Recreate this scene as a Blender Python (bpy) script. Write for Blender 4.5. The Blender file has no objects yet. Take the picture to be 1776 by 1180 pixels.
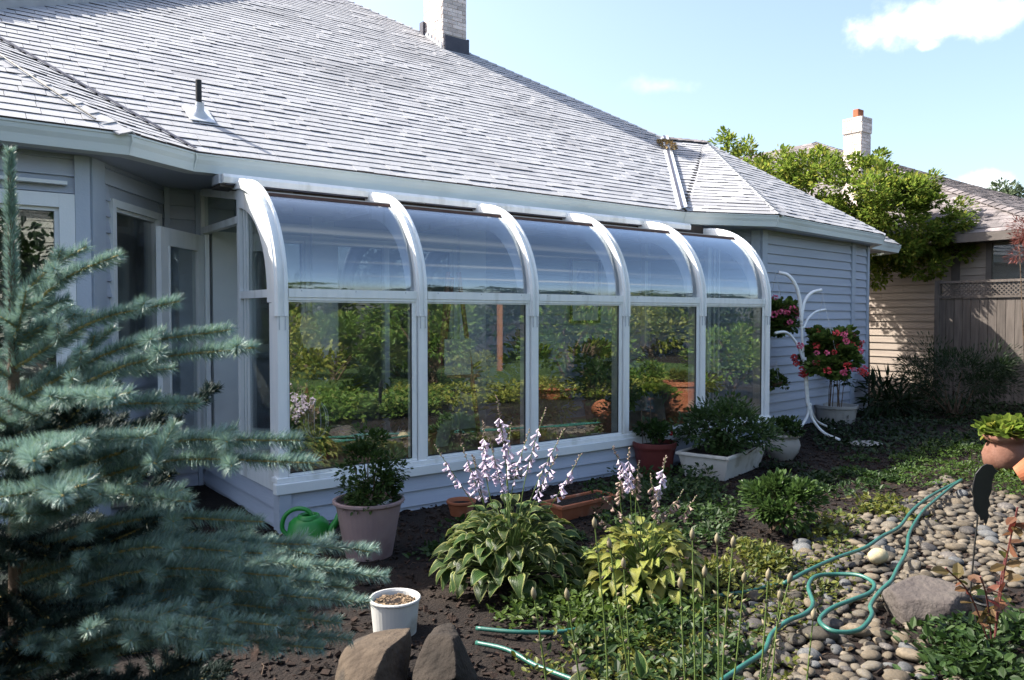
import bpy, math, random
import numpy as np
from mathutils import Vector, Matrix, noise as mnoise

random.seed(7); rng = np.random.default_rng(7)
D = bpy.data; S = bpy.context.scene; COL = S.collection
PI = math.pi

# ------------------------------------------------------------------ camera
FPX = 1343.0; CX, CY, HY = 888.0, 590.0, 549.0
PITCH = math.atan((CY - HY) / FPX)
V = Vector
FW0 = V((.6, .8, 0)); RT = V((.8, -.6, 0)); UP0 = V((0, 0, 1))
FW = FW0 * math.cos(PITCH) - UP0 * math.sin(PITCH)
UPV = FW0 * math.sin(PITCH) + UP0 * math.cos(PITCH)
EYE = 1.6
_z0 = FPX / (376 / EYE)
CAM = V((0, 0, 0)) - FW0 * _z0 - RT * ((488 - CX) / FPX * _z0); CAM.z = EYE
cd = D.cameras.new('camera'); cam = D.objects.new('camera', cd); COL.objects.link(cam)
cam.location = CAM
cam.rotation_euler = Matrix((RT, UPV, -FW)).transposed().to_euler()
cd.sensor_width = 36; cd.lens = FPX / 1776 * 36; cd.clip_start = .05; cd.clip_end = 2000
cd.dof.use_dof = True; cd.dof.focus_distance = 6.0; cd.dof.aperture_fstop = 9.0
S.camera = cam

# ------------------------------------------------------------------ light
SUN = V((.448, -.549, -.706)).normalized()          # travel direction
SUNEL = math.asin(-SUN.z); SUNAZ = math.atan2(-SUN.x, -SUN.y)
sl = D.lights.new('sun', 'SUN'); so = D.objects.new('sun', sl); COL.objects.link(so)
sl.energy = 4.6; sl.angle = math.radians(.53); sl.color = (1, .95, .86)
so.rotation_euler = SUN.to_track_quat('-Z', 'Y').to_euler(); so.location = (-20, 20, 30)
W = D.worlds.new('World'); S.world = W; W.use_nodes = True
S.view_settings.view_transform = 'Standard'; S.view_settings.look = 'None'
S.view_settings.exposure = 1.5; S.view_settings.gamma = 1; S.view_settings.use_curve_mapping = False
SKY_STRENGTH = .125
S.cycles.max_bounces = 9; S.cycles.transparent_max_bounces = 24; S.cycles.diffuse_bounces = 4
S.cycles.caustics_reflective = False; S.cycles.caustics_refractive = False
S.cycles.sample_clamp_indirect = 6

def pray(x, y): return FW + RT * ((x - CX) / FPX) + UPV * ((CY - y) / FPX)
def onz(x, y, z=0.): d = pray(x, y); return CAM + d * ((z - CAM.z) / d.z)
def ony(x, y, Y): d = pray(x, y); return CAM + d * ((Y - CAM.y) / d.y)
def onx(x, y, X): d = pray(x, y); return CAM + d * ((X - CAM.x) / d.x)
def ond(x, y, dep): return CAM + pray(x, y) * dep

def N(nt, typ, **kw):
    n = nt.nodes.new(typ)
    for k, v in kw.items():
        if hasattr(n, k): setattr(n, k, v)
        else: n.inputs[k].default_value = v
    return n
def math_n(nt, op, a, b=None, c=None):
    n = nt.nodes.new('ShaderNodeMath'); n.operation = op
    for i, v in enumerate((a, b, c)):
        if v is None: continue
        if isinstance(v, (int, float)): n.inputs[i].default_value = v
        else: nt.links.new(v, n.inputs[i])
    return n.outputs[0]
def vmath(nt, op, a, b=None):
    n = nt.nodes.new('ShaderNodeVectorMath'); n.operation = op
    for i, v in enumerate((a, b)):
        if v is None: continue
        if isinstance(v, (tuple, list, Vector)): n.inputs[i].default_value = tuple(v)
        else: nt.links.new(v, n.inputs[i])
    return n
def mixc(nt, f, a, b):
    n = nt.nodes.new('ShaderNodeMix'); n.data_type = 'RGBA'
    for i, v in ((0, f), (6, a), (7, b)):
        if isinstance(v, (int, float)): n.inputs[i].default_value = v
        elif isinstance(v, (tuple, list)): n.inputs[i].default_value = (*v[:3], 1)
        else: nt.links.new(v, n.inputs[i])
    return n.outputs[2]
def smooth(nt, v, lo, hi):
    n = nt.nodes.new('ShaderNodeMapRange'); n.interpolation_type = 'SMOOTHSTEP'
    nt.links.new(v, n.inputs[0]); n.inputs[1].default_value = lo; n.inputs[2].default_value = hi
    return n.outputs[0]

# world: physical sky with a few clouds
nt = W.node_tree; nt.nodes.clear()
out = N(nt, 'ShaderNodeOutputWorld'); bg = N(nt, 'ShaderNodeBackground'); bg.inputs[1].default_value = SKY_STRENGTH
nt.links.new(bg.outputs[0], out.inputs[0])
sky = N(nt, 'ShaderNodeTexSky'); sky.sky_type = 'NISHITA'; sky.sun_disc = False
sky.sun_elevation = SUNEL; sky.sun_rotation = SUNAZ; sky.altitude = 60
sky.air_density = 1.0; sky.dust_density = 3.4; sky.ozone_density = .7
tc = N(nt, 'ShaderNodeTexCoord'); dirn = vmath(nt, 'NORMALIZE', tc.outputs['Generated']).outputs[0]
nz = N(nt, 'ShaderNodeTexNoise'); nz.inputs['Scale'].default_value = 20; nz.inputs['Detail'].default_value = 9; nz.inputs['Roughness'].default_value = .6
nt.links.new(dirn, nz.inputs['Vector'])
mask = None
def cloud(px, py, rx, ry, amp=1., soft=.55):
    global mask
    c = pray(px, py).normalized(); u = V((c.y, -c.x, 0)).normalized(); v = u.cross(c)
    du = math_n(nt, 'DIVIDE', vmath(nt, 'DOT_PRODUCT', dirn, u).outputs['Value'], rx / FPX)
    dv = math_n(nt, 'DIVIDE', vmath(nt, 'DOT_PRODUCT', dirn, v).outputs['Value'], ry / FPX)
    r = math_n(nt, 'SQRT', math_n(nt, 'ADD', math_n(nt, 'MULTIPLY', du, du), math_n(nt, 'MULTIPLY', dv, dv)))
    fr = math_n(nt, 'GREATER_THAN', vmath(nt, 'DOT_PRODUCT', dirn, c).outputs['Value'], .5)
    val = math_n(nt, 'SUBTRACT', math_n(nt, 'SUBTRACT', 1.25, r), math_n(nt, 'MULTIPLY', math_n(nt, 'SUBTRACT', nz.outputs[0], .5), -3.2))
    m = math_n(nt, 'MULTIPLY', math_n(nt, 'MULTIPLY', smooth(nt, val, -.1, soft + .5), fr), amp)
    mask = m if mask is None else math_n(nt, 'MAXIMUM', mask, m)
cloud(1600, 38, 84, 30, .95, .9); cloud(1705, 30, 54, 24, .85, .9); cloud(1545, 52, 34, 12, .8); cloud(1608, 78, 16, 8, .6)
cloud(1150, 150, 50, 14, .35, 1.3); cloud(1705, 320, 38, 16, .75, .7); cloud(1640, 322, 22, 10, .5, .7)
# thin streaky cirrus in the southern half of the sky
sp = N(nt, 'ShaderNodeSeparateXYZ'); nt.links.new(dirn, sp.inputs[0])
zz = math_n(nt, 'MAXIMUM', sp.outputs[2], .03)
cxn = math_n(nt, 'DIVIDE', sp.outputs[0], zz); cyn = math_n(nt, 'DIVIDE', sp.outputs[1], zz)
cmb = N(nt, 'ShaderNodeCombineXYZ'); nt.links.new(math_n(nt, 'MULTIPLY', cxn, .16), cmb.inputs[0]); nt.links.new(math_n(nt, 'MULTIPLY', cyn, 1.3), cmb.inputs[1])
n2 = N(nt, 'ShaderNodeTexNoise'); n2.inputs['Scale'].default_value = 1.0; n2.inputs['Detail'].default_value = 5; n2.inputs['Roughness'].default_value = .55
nt.links.new(cmb.outputs[0], n2.inputs['Vector'])
cir = math_n(nt, 'MULTIPLY', smooth(nt, n2.outputs[0], .55, .70), smooth(nt, sp.outputs[1], -.2, -.5))
cir = math_n(nt, 'MULTIPLY', cir, smooth(nt, sp.outputs[2], .03, .2))
mask = math_n(nt, 'MAXIMUM', mask, math_n(nt, 'MULTIPLY', cir, .8))
col = mixc(nt, mask, sky.outputs[0], (5.6, 5.7, 5.9))
nt.links.new(col, bg.inputs[0])

# ------------------------------------------------------------------ materials
MATS = {}
def principled(name, color, rough=.6, spec=.4, metal=0.):
    m = D.materials.new(name); m.use_nodes = True
    b = m.node_tree.nodes['Principled BSDF']
    b.inputs['Base Color'].default_value = (*color, 1); b.inputs['Roughness'].default_value = rough
    b.inputs['Specular IOR Level'].default_value = spec; b.inputs['Metallic'].default_value = metal
    return m, m.node_tree, b
def surf(name, c1, c2, scale=6., rough=.7, bump=.2, bscale=40., island=0., spec=.3, detail=5, c3=None, s3=1.2, objrnd=0., stretch=None):
    """two-colour noise material, optional per-island or per-object value change and fine bump"""
    if name in MATS: return MATS[name]
    m, nt, b = principled(name, c1, rough, spec)
    tc = N(nt, 'ShaderNodeTexCoord'); co = tc.outputs['Object']
    if stretch:
        mp = N(nt, 'ShaderNodeMapping'); mp.inputs['Scale'].default_value = stretch; nt.links.new(co, mp.inputs[0]); co = mp.outputs[0]
    n = N(nt, 'ShaderNodeTexNoise'); n.inputs['Scale'].default_value = scale; n.inputs['Detail'].default_value = detail
    nt.links.new(co, n.inputs['Vector'])
    c = mixc(nt, smooth(nt, n.outputs[0], .3, .7), c1, c2)
    if c3:
        n3 = N(nt, 'ShaderNodeTexNoise'); n3.inputs['Scale'].default_value = s3; n3.inputs['Detail'].default_value = 6
        nt.links.new(co, n3.inputs['Vector']); c = mixc(nt, smooth(nt, n3.outputs[0], .52, .68), c, c3)
    val = None
    if island:
        g = N(nt, 'ShaderNodeNewGeometry'); val = math_n(nt, 'ADD', math_n(nt, 'MULTIPLY', g.outputs['Random Per Island'], island), 1 - island / 2)
    if objrnd:
        g = N(nt, 'ShaderNodeObjectInfo'); v2 = math_n(nt, 'ADD', math_n(nt, 'MULTIPLY', g.outputs['Random'], objrnd), 1 - objrnd / 2)
        val = v2 if val is None else math_n(nt, 'MULTIPLY', val, v2)
    if val is not None:
        h = N(nt, 'ShaderNodeHueSaturation'); nt.links.new(val, h.inputs['Value']); nt.links.new(c, h.inputs['Color']); c = h.outputs[0]
    nt.links.new(c, b.inputs['Base Color'])
    if bump:
        nb = N(nt, 'ShaderNodeTexNoise'); nb.inputs['Scale'].default_value = bscale; nb.inputs['Detail'].default_value = 4
        nt.links.new(co, nb.inputs['Vector'])
        bp = N(nt, 'ShaderNodeBump'); bp.inputs['Strength'].default_value = bump; bp.inputs['Distance'].default_value = .02
        nt.links.new(nb.outputs[0], bp.inputs['Height']); nt.links.new(bp.outputs[0], b.inputs['Normal'])
    MATS[name] = m; return m
def leafmat(name, c1, c2, trans=.35, rough=.5, c3=None, spec=.3):
    if name in MATS: return MATS[name]
    m, nt, b = principled(name, c1, rough, spec)
    g = N(nt, 'ShaderNodeNewGeometry'); r = g.outputs['Random Per Island']
    c = mixc(nt, r, c1, c2)
    if c3: c = mixc(nt, math_n(nt, 'GREATER_THAN', math_n(nt, 'FRACT', math_n(nt, 'MULTIPLY', r, 17.3)), .8), c, c3)
    oi = N(nt, 'ShaderNodeObjectInfo')
    h = N(nt, 'ShaderNodeHueSaturation'); nt.links.new(math_n(nt, 'ADD', math_n(nt, 'MULTIPLY', math_n(nt, 'FRACT', math_n(nt, 'MULTIPLY', r, 7.7)), .5), .75), h.inputs['Value']); nt.links.new(c, h.inputs['Color']); c = h.outputs[0]
    nt.links.new(c, b.inputs['Base Color'])
    t = N(nt, 'ShaderNodeBsdfTranslucent'); nt.links.new(c, t.inputs[0])
    mx = N(nt, 'ShaderNodeMixShader'); mx.inputs[0].default_value = trans
    nt.links.new(b.outputs[0], mx.inputs[1]); nt.links.new(t.outputs[0], mx.inputs[2])
    nt.links.new(mx.outputs[0], nt.nodes['Material Output'].inputs[0])
    MATS[name] = m; return m
def hostamat(name, cin, cedge, margin=.72):
    """leaf blade: uv.x 0..1 from midrib to edge, coloured margin, parallel veins"""
    m, nt, b = principled(name, cin, .42, .35)
    uv = N(nt, 'ShaderNodeUVMap'); s = N(nt, 'ShaderNodeSeparateXYZ'); nt.links.new(uv.outputs[0], s.inputs[0])
    nzz = N(nt, 'ShaderNodeTexNoise'); nzz.inputs['Scale'].default_value = 9; nt.links.new(uv.outputs[0], nzz.inputs['Vector'])
    e = math_n(nt, 'ADD', s.outputs[0], math_n(nt, 'MULTIPLY', math_n(nt, 'SUBTRACT', nzz.outputs[0], .5), .35))
    c = mixc(nt, smooth(nt, e, margin - .06, margin + .06), cin, cedge)
    vein = math_n(nt, 'SINE', math_n(nt, 'MULTIPLY', s.outputs[0], 34.))
    c = mixc(nt, math_n(nt, 'MULTIPLY', smooth(nt, vein, .3, 1), .22), c, tuple(x * .45 for x in cin))
    oi = N(nt, 'ShaderNodeObjectInfo')
    h = N(nt, 'ShaderNodeHueSaturation'); nt.links.new(math_n(nt, 'ADD', math_n(nt, 'MULTIPLY', oi.outputs['Random'], .5), .75), h.inputs['Value'])
    nt.links.new(math_n(nt, 'ADD', math_n(nt, 'MULTIPLY', oi.outputs['Random'], .04), .48), h.inputs['Hue']); nt.links.new(c, h.inputs['Color']); c = h.outputs[0]
    nt.links.new(c, b.inputs['Base Color'])
    bp = N(nt, 'ShaderNodeBump'); bp.inputs['Strength'].default_value = .6; bp.inputs['Distance'].default_value = .004
    nt.links.new(vein, bp.inputs['Height']); nt.links.new(bp.outputs[0], b.inputs['Normal'])
    t = N(nt, 'ShaderNodeBsdfTranslucent'); nt.links.new(c, t.inputs[0])
    mx = N(nt, 'ShaderNodeMixShader'); mx.inputs[0].default_value = .3
    nt.links.new(b.outputs[0], mx.inputs[1]); nt.links.new(t.outputs[0], mx.inputs[2]); nt.links.new(mx.outputs[0], nt.nodes['Material Output'].inputs[0])
    return m
def glassmat(name, tint, mult=1.9, rough=0.0, dirt=.03, wav=0.):
    m = D.materials.new(name); m.use_nodes = True; nt = m.node_tree; nt.nodes.clear()
    out = N(nt, 'ShaderNodeOutputMaterial'); g = N(nt, 'ShaderNodeNewGeometry')
    c = math_n(nt, 'ABSOLUTE', vmath(nt, 'DOT_PRODUCT', g.outputs['Normal'], g.outputs['Incoming']).outputs['Value'])
    p = math_n(nt, 'POWER', math_n(nt, 'SUBTRACT', 1, c), 5.)
    F = math_n(nt, 'MINIMUM', math_n(nt, 'MULTIPLY', math_n(nt, 'ADD', .042, math_n(nt, 'MULTIPLY', p, .958)), mult), 1.)
    tr = N(nt, 'ShaderNodeBsdfTransparent'); tr.inputs[0].default_value = (*tint, 1)
    gl = N(nt, 'ShaderNodeBsdfGlossy'); gl.inputs['Roughness'].default_value = rough; gl.inputs[0].default_value = (.92, .97, 1, 1)
    if wav:
        tcx = N(nt, 'ShaderNodeTexCoord'); nn = N(nt, 'ShaderNodeTexNoise'); nn.inputs['Scale'].default_value = 1.3; nn.inputs['Detail'].default_value = 1
        nt.links.new(tcx.outputs['Object'], nn.inputs['Vector'])
        bp = N(nt, 'ShaderNodeBump'); bp.inputs['Strength'].default_value = wav; bp.inputs['Distance'].default_value = .05
        nt.links.new(nn.outputs[0], bp.inputs['Height']); nt.links.new(bp.outputs[0], gl.inputs['Normal'])
    df = N(nt, 'ShaderNodeBsdfDiffuse'); df.inputs[0].default_value = (.6, .62, .6, 1)
    m1 = N(nt, 'ShaderNodeMixShader'); nt.links.new(F, m1.inputs[0]); nt.links.new(tr.outputs[0], m1.inputs[1]); nt.links.new(gl.outputs[0], m1.inputs[2])
    m2 = N(nt, 'ShaderNodeMixShader')
    tcx = N(nt, 'ShaderNodeTexCoord'); nd = N(nt, 'ShaderNodeTexNoise'); nd.inputs['Scale'].default_value = 3.; nd.inputs['Detail'].default_value = 8
    nt.links.new(tcx.outputs['Object'], nd.inputs['Vector'])
    nt.links.new(math_n(nt, 'MULTIPLY', smooth(nt, nd.outputs[0], .3, .8), dirt * 2), m2.inputs[0])
    nt.links.new(m1.outputs[0], m2.inputs[1]); nt.links.new(df.outputs[0], m2.inputs[2]); nt.links.new(m2.outputs[0], out.inputs[0])
    return m

M_TRIM = surf('painted_trim', (.70, .73, .74), (.76, .78, .78), 3, .5, .05, 60, c3=(.62, .64, .64), s3=.9)
M_TRIM_BLUE = surf('blue_grey_trim', (.38, .43, .51), (.42, .47, .54), 4, .55, .08, 60)
M_ALU = surf('white_aluminium', (.78, .80, .80), (.84, .85, .84), 5, .34, .03, 90, spec=.6, c3=(.66, .67, .645), s3=1.6, stretch=(4, 4, .7))
M_GUTTER = surf('gutter_paint', (.62, .66, .64), (.68, .72, .69), 1.6, .45, .04, 30, c3=(.55, .58, .55), s3=.8, stretch=(1, 1, 3))
M_SIDING = surf('lap_siding', (.39, .43, .51), (.43, .47, .55), 3, .6, .12, 25, objrnd=.14, stretch=(.5, .5, 6))
M_SHINGLE = surf('weathered_shingle', (.335, .335, .35), (.40, .40, .412), 5, .8, .04, 55, island=.10, c3=(.285, .285, .298), s3=.7, spec=.25)
M_SHINGLE_BIG = surf('weathered_shingle_tab', (.335, .335, .35), (.40, .40, .412), 5, .8, .15, 55, objrnd=.10, c3=(.285, .285, .298), s3=.7, spec=.25)
M_ROOFDECK = surf('roof_underlay', (.08, .075, .08), (.11, .10, .10), 5, .9, .1)
M_DARKMETAL = surf('dark_flashing', (.05, .05, .07), (.07, .07, .09), 6, .5, .1, 30)
M_GREYMETAL = surf('galvanised_metal', (.45, .47, .5), (.55, .57, .6), 6, .35, .1, 30, spec=.6)
M_BLACK = surf('black_paint', (.012, .012, .012), (.02, .02, .02), 6, .5, .05)
M_BRICK = surf('painted_brick', (.62, .52, .48), (.70, .62, .58), 10, .9, .4, 60, island=.5)
M_MORTAR = surf('mortar', (.5, .46, .43), (.58, .54, .5), 20, .95, .3)
M_TERRA = surf('terracotta', (.28, .09, .04), (.34, .12, .06), 8, .75, .15, 50, c3=(.34, .2, .14), s3=5)
M_REDPOT = surf('dark_red_plastic', (.10, .022, .02), (.13, .03, .027), 8, .5, .05)
M_PINKPOT = surf('pinkish_grey_plastic', (.25, .18, .18), (.29, .215, .21), 5, .5, .05, c3=(.2, .14, .14), s3=3)
M_WHITEPOT = surf('white_plastic', (.50, .49, .46), (.56, .55, .52), 5, .45, .03, c3=(.38, .36, .31), s3=6)
M_CERAMIC = surf('white_glazed_pot', (.34, .33, .31), (.40, .39, .37), 6, .5, .15, 30, c3=(.22, .21, .18), s3=4)
M_GREENPL = surf('green_plastic', (.015, .19, .03), (.02, .23, .035), 5, .38, .02, spec=.5)
M_HOSE = surf('green_hose', (.018, .09, .07), (.028, .12, .095), 12, .4, .05, spec=.5)
M_SOIL = surf('dark_soil', (.008, .005, .0038), (.015, .0095, .007), 14, .95, 1., 60, c3=(.03, .02, .014), s3=1.1)
M_CHIP = surf('bark_chips', (.009, .005, .0035), (.027, .0145, .0095), 10, .9, .3, 60, island=.9)
M_ROCK = surf('river_rock_grey', (.068, .058, .044), (.11, .095, .073), 5, .7, .25, 35, c3=(.075, .068, .062), s3=3, objrnd=1.0)
M_ROCKS = surf('river_rock_small', (.075, .062, .046), (.12, .10, .075), 5, .7, .25, 35, island=.8)
M_PALE = surf('pale_yellow_rock', (.34, .29, .17), (.40, .34, .22), 5, .6, .2, 30)
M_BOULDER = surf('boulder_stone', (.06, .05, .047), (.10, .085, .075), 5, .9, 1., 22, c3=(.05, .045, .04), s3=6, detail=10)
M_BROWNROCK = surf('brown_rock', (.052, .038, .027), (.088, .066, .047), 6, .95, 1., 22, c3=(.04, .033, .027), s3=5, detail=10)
M_SHADEROCK = surf('shaded_rock', (.018, .014, .011), (.036, .028, .022), 6, .95, 1., 22, detail=10)  # shade on the boulder's near side, put into its base colour
M_BARK = surf('bark', (.09, .06, .04), (.14, .10, .07), 12, .95, 1., 30)
M_TWIG = surf('spruce_twig', (.34, .26, .09), (.42, .33, .13), 10, .8, .2)
M_STEM = leafmat('green_stem', (.08, .13, .03), (.13, .18, .05), .1)
M_STONE = surf('stepping_stone', (.25, .24, .23), (.32, .31, .29), 8, .9, .5, 30)
M_NSIDING = surf('tan_siding', (.27, .22, .185), (.32, .265, .22), 3, .7, .1, 25, objrnd=.1, stretch=(.5, .5, 6))
M_NTRIM = surf('taupe_trim', (.10, .085, .075), (.13, .11, .10), 3, .6, .1)
M_FENCE = surf('weathered_fence', (.09, .075, .066), (.13, .11, .096), 4, .9, .3, 30, objrnd=.3, stretch=(6, 6, .6))
M_NSHINGLE = surf('brown_grey_shingle', (.13, .115, .115), (.20, .175, .175), 5, .9, .5, 55, island=.6)
M_CEIL = surf('plaster', (.55, .57, .60), (.62, .64, .66), 2, .9, .05)
M_FLOORT = surf('interior_tile', (.34, .19, .11), (.42, .25, .15), 2, .5, .05)
M_LAWN = surf('lawn_soil', (.03, .055, .012), (.05, .085, .02), 3, .95, .8, 60)
M_GLASS_LOW = glassmat('clear_pane', (.955, .965, .955), 3.6, dirt=.012, wav=.004)
M_GLASS_CURVE = glassmat('curved_pane', (.90, .94, .98), 3.2, .0, .015)
M_GLASS_WIN = glassmat('window_pane', (.85, .88, .88), 2.0)
M_INK = surf('picture_print', (.10, .14, .30), (.30, .36, .55), 9, .7, 0, c3=(.55, .6, .72), s3=6)

# ------------------------------------------------------------------ mesh helpers
class MB:
    def __init__(s): s.v = []; s.f = []
    def add(s, vs, fs):
        o = len(s.v); s.v += [tuple(v) for v in vs]; s.f += [tuple(i + o for i in f) for f in fs]; return s
    def box(s, x0, y0, z0, x1, y1, z1):
        vs = [(x, y, z) for z in (z0, z1) for y in (y0, y1) for x in (x0, x1)]
        return s.add(vs, [(0, 2, 3, 1), (4, 5, 7, 6), (0, 1, 5, 4), (2, 6, 7, 3), (0, 4, 6, 2), (1, 3, 7, 5)])
    def hexa(s, b, t):
        """bottom quad b (4 pts) and top quad t"""
        return s.add(list(b) + list(t), [(3, 2, 1, 0), (4, 5, 6, 7), (0, 1, 5, 4), (1, 2, 6, 5), (2, 3, 7, 6), (3, 0, 4, 7)])
    def beam(s, p, q, w, h, up=(0, 0, 1)):
        p = V(p); q = V(q); d = (q - p).normalized(); sd = d.cross(V(up)).normalized(); u = sd.cross(d)
        a = sd * w / 2; b = u * h / 2
        return s.hexa([p - a - b, p + a - b, p + a + b, p - a + b], [q - a - b, q + a - b, q + a + b, q - a + b])
    def tube(s, pts, r, n=8, cap=True):
        pts = [V(p) for p in pts]; k = len(pts); rr = r if isinstance(r, (list, tuple)) else [r] * k
        ref = V((0, 0, 1)); o = len(s.v); pd = None; u = None
        for i, p in enumerate(pts):
            d = (pts[min(i + 1, k - 1)] - pts[max(i - 1, 0)])
            d = d.normalized() if d.length > 1e-9 else V((0, 0, 1))
            if u is None:
                u = d.cross(ref if abs(d.z) < .9 else V((1, 0, 0))).normalized()
            else: u = (u - d * u.dot(d)).normalized()
            w = d.cross(u)
            for j in range(n):
                a = 2 * PI * j / n; s.v.append(tuple(p + (u * math.cos(a) + w * math.sin(a)) * rr[i]))
        for i in range(k - 1):
            for j in range(n):
                a = o + i * n + j; b = o + i * n + (j + 1) % n
                s.f.append((a, b, b + n, a + n))
        if cap: s.f.append(tuple(o + j for j in range(n))[::-1]); s.f.append(tuple(o + (k - 1) * n + j for j in range(n)))
        return s
    def lathe(s, prof, n=28, c=(0, 0, 0)):
        o = len(s.v); k = len(prof)
        for r, z in prof:
            for j in range(n):
                a = 2 * PI * j / n; s.v.append((c[0] + r * math.cos(a), c[1] + r * math.sin(a), c[2] + z))
        for i in range(k - 1):
            for j in range(n):
                a = o + i * n + j; b = o + i * n + (j + 1) % n
                s.f.append((a, b, b + n, a + n))
        return s
    def prism(s, poly, vec):
        """poly: list of 3D points, extruded by vec"""
        n = len(poly); vec = V(vec); o = len(s.v)
        s.v += [tuple(V(p)) for p in poly] + [tuple(V(p) + vec) for p in poly]
        s.f.append(tuple(range(o + n - 1, o - 1, -1))); s.f.append(tuple(range(o + n, o + 2 * n)))
        for i in range(n):
            j = (i + 1) % n; s.f.append((o + i, o + j, o + n + j, o + n + i))
        return s
    def mesh(s, name, mat, sm=False):
        me = D.meshes.new(name); me.from_pydata(s.v, [], s.f); me.materials.append(mat)
        if sm: me.polygons.foreach_set('use_smooth', [True] * len(me.polygons))
        me.validate(); me.update(); return me
    def build(s, name, mat, parent=None, sm=False, bevel=0., fix=True):
        me = s.mesh(name, mat, sm)
        if fix:
            import bmesh
            bm = bmesh.new(); bm.from_mesh(me); bmesh.ops.recalc_face_normals(bm, faces=bm.faces); bm.to_mesh(me); bm.free()
        o = link(name, me, parent)
        if bevel:
            b = o.modifiers.new('bevel', 'BEVEL'); b.width = bevel; b.segments = 2; b.limit_method = 'ANGLE'
        return o
def link(name, me, parent=None):
    o = D.objects.new(name, me); COL.objects.link(o)
    if parent is not None: o.parent = parent; o.matrix_parent_inverse = Matrix.Identity(4)
    return o
def tag(o, label=None, cat=None, group=None, kind=None):
    if label: o['label'] = label
    if cat: o['category'] = cat
    if group: o['group'] = group
    if kind: o['kind'] = kind
    return o
def thing(name, label, cat, loc=(0, 0, 0), rz=0., group=None):
    o = D.objects.new(name, None); COL.objects.link(o); o.location = loc; o.rotation_euler = (0, 0, rz)
    o.empty_display_size = .1
    return tag(o, label, cat, group)
def np_mesh(name, verts, faces, mat, uv=None, sm=False):
    """verts (n,3), faces (m,k) constant k"""
    me = D.meshes.new(name); nv = len(verts); nf, k = faces.shape
    me.vertices.add(nv); me.vertices.foreach_set('co', verts.astype(np.float32).ravel())
    me.loops.add(nf * k); me.loops.foreach_set('vertex_index', faces.astype(np.int32).ravel())
    me.polygons.add(nf); me.polygons.foreach_set('loop_start', np.arange(0, nf * k, k, dtype=np.int32))
    me.polygons.foreach_set('loop_total', np.full(nf, k, dtype=np.int32))
    me.polygons.foreach_set('use_smooth', np.full(nf, bool(sm)))
    me.materials.append(mat); me.update(calc_edges=True); return me
def unit(a): return a / np.maximum(np.linalg.norm(a, axis=-1, keepdims=True), 1e-9)
LEAF_T = {  # template: (length fraction, side, lift)
    'oval': (np.array([[0, 0, 0], [.35, .26, .05], [.75, .2, .03], [1, 0, -.06], [.75, -.2, .03], [.35, -.26, .05]]), [(0, 1, 2, 3), (0, 3, 4, 5)]),
    'round': (np.array([[0, 0, 0], [.3, .45, .08], [.8, .4, .06], [1, 0, -.02], [.8, -.4, .06], [.3, -.45, .08]]), [(0, 1, 2, 3), (0, 3, 4, 5)]),
    'narrow': (np.array([[0, 0, 0], [.5, .09, .02], [1, 0, -.04], [.5, -.09, .02]]), [(0, 1, 2, 3)]),
}
def leaves(name, pos, dirs, size, mat, parent=None, shape='oval', roll=1.2):
    pos = np.asarray(pos, float); n = len(pos); d = unit(np.asarray(dirs, float))
    size = np.broadcast_to(np.asarray(size, float), (n,))
    up = np.tile([0, 0, 1.], (n, 1)) + rng.normal(0, .35 * roll, (n, 3))
    s = unit(np.cross(d, up)); u = np.cross(s, d)
    T, F = LEAF_T[shape]; k = len(T)
    P = pos[:, None, :] + size[:, None, None] * (T[None, :, 0:1] * d[:, None] + T[None, :, 1:2] * s[:, None] + T[None, :, 2:3] * u[:, None])
    F = np.array(F); Fa = (np.arange(n)[:, None, None] * k + F[None]).reshape(-1, F.shape[1])
    return link(name, np_mesh(name, P.reshape(-1, 3), Fa, mat), parent)
def blob_pts(n, c, r, surface=.6, flat=0.):
    """random points in an ellipsoid, denser to the outside; returns pts and outward dirs"""
    d = unit(rng.normal(0, 1, (n, 3))); 
    if flat: d[:, 2] = np.abs(d[:, 2]) * (1 - flat) + d[:, 2] * flat
    rad = rng.random(n) ** (1 / 3 * (1 - surface) + .001) if surface < 1 else np.ones(n)
    rad = surface * (0.75 + .25 * rad) + (1 - surface) * rad
    return np.asarray(c) + d * rad[:, None] * np.asarray(r), d
def crown(c, r, nclump, nleaf, clump=.28, seed=0, low=-.4):
    """leaf positions gathered in clumps over an uneven crown"""
    rg = np.random.default_rng(seed); c = np.array(c, float); r = np.array(r, float) * np.ones(3)
    d = unit(rg.normal(0, 1, (nclump * 3, 3))); d = d[d[:, 2] > low][:nclump]
    cc = c + d * r * (0.45 + .6 * rg.random((len(d), 1)) ** .7)
    cr = clump * r.mean() * (.6 + .8 * rg.random(len(d)))
    i = rg.integers(0, len(d), nleaf); dd = unit(rg.normal(0, 1, (nleaf, 3)))
    rad = rg.random(nleaf) ** .45
    p = cc[i] + dd * (cr[i] * rad)[:, None] * [1, 1, .75]
    return p, unit(dd + d[i] * .6 + [0, 0, .15]), cc
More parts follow.
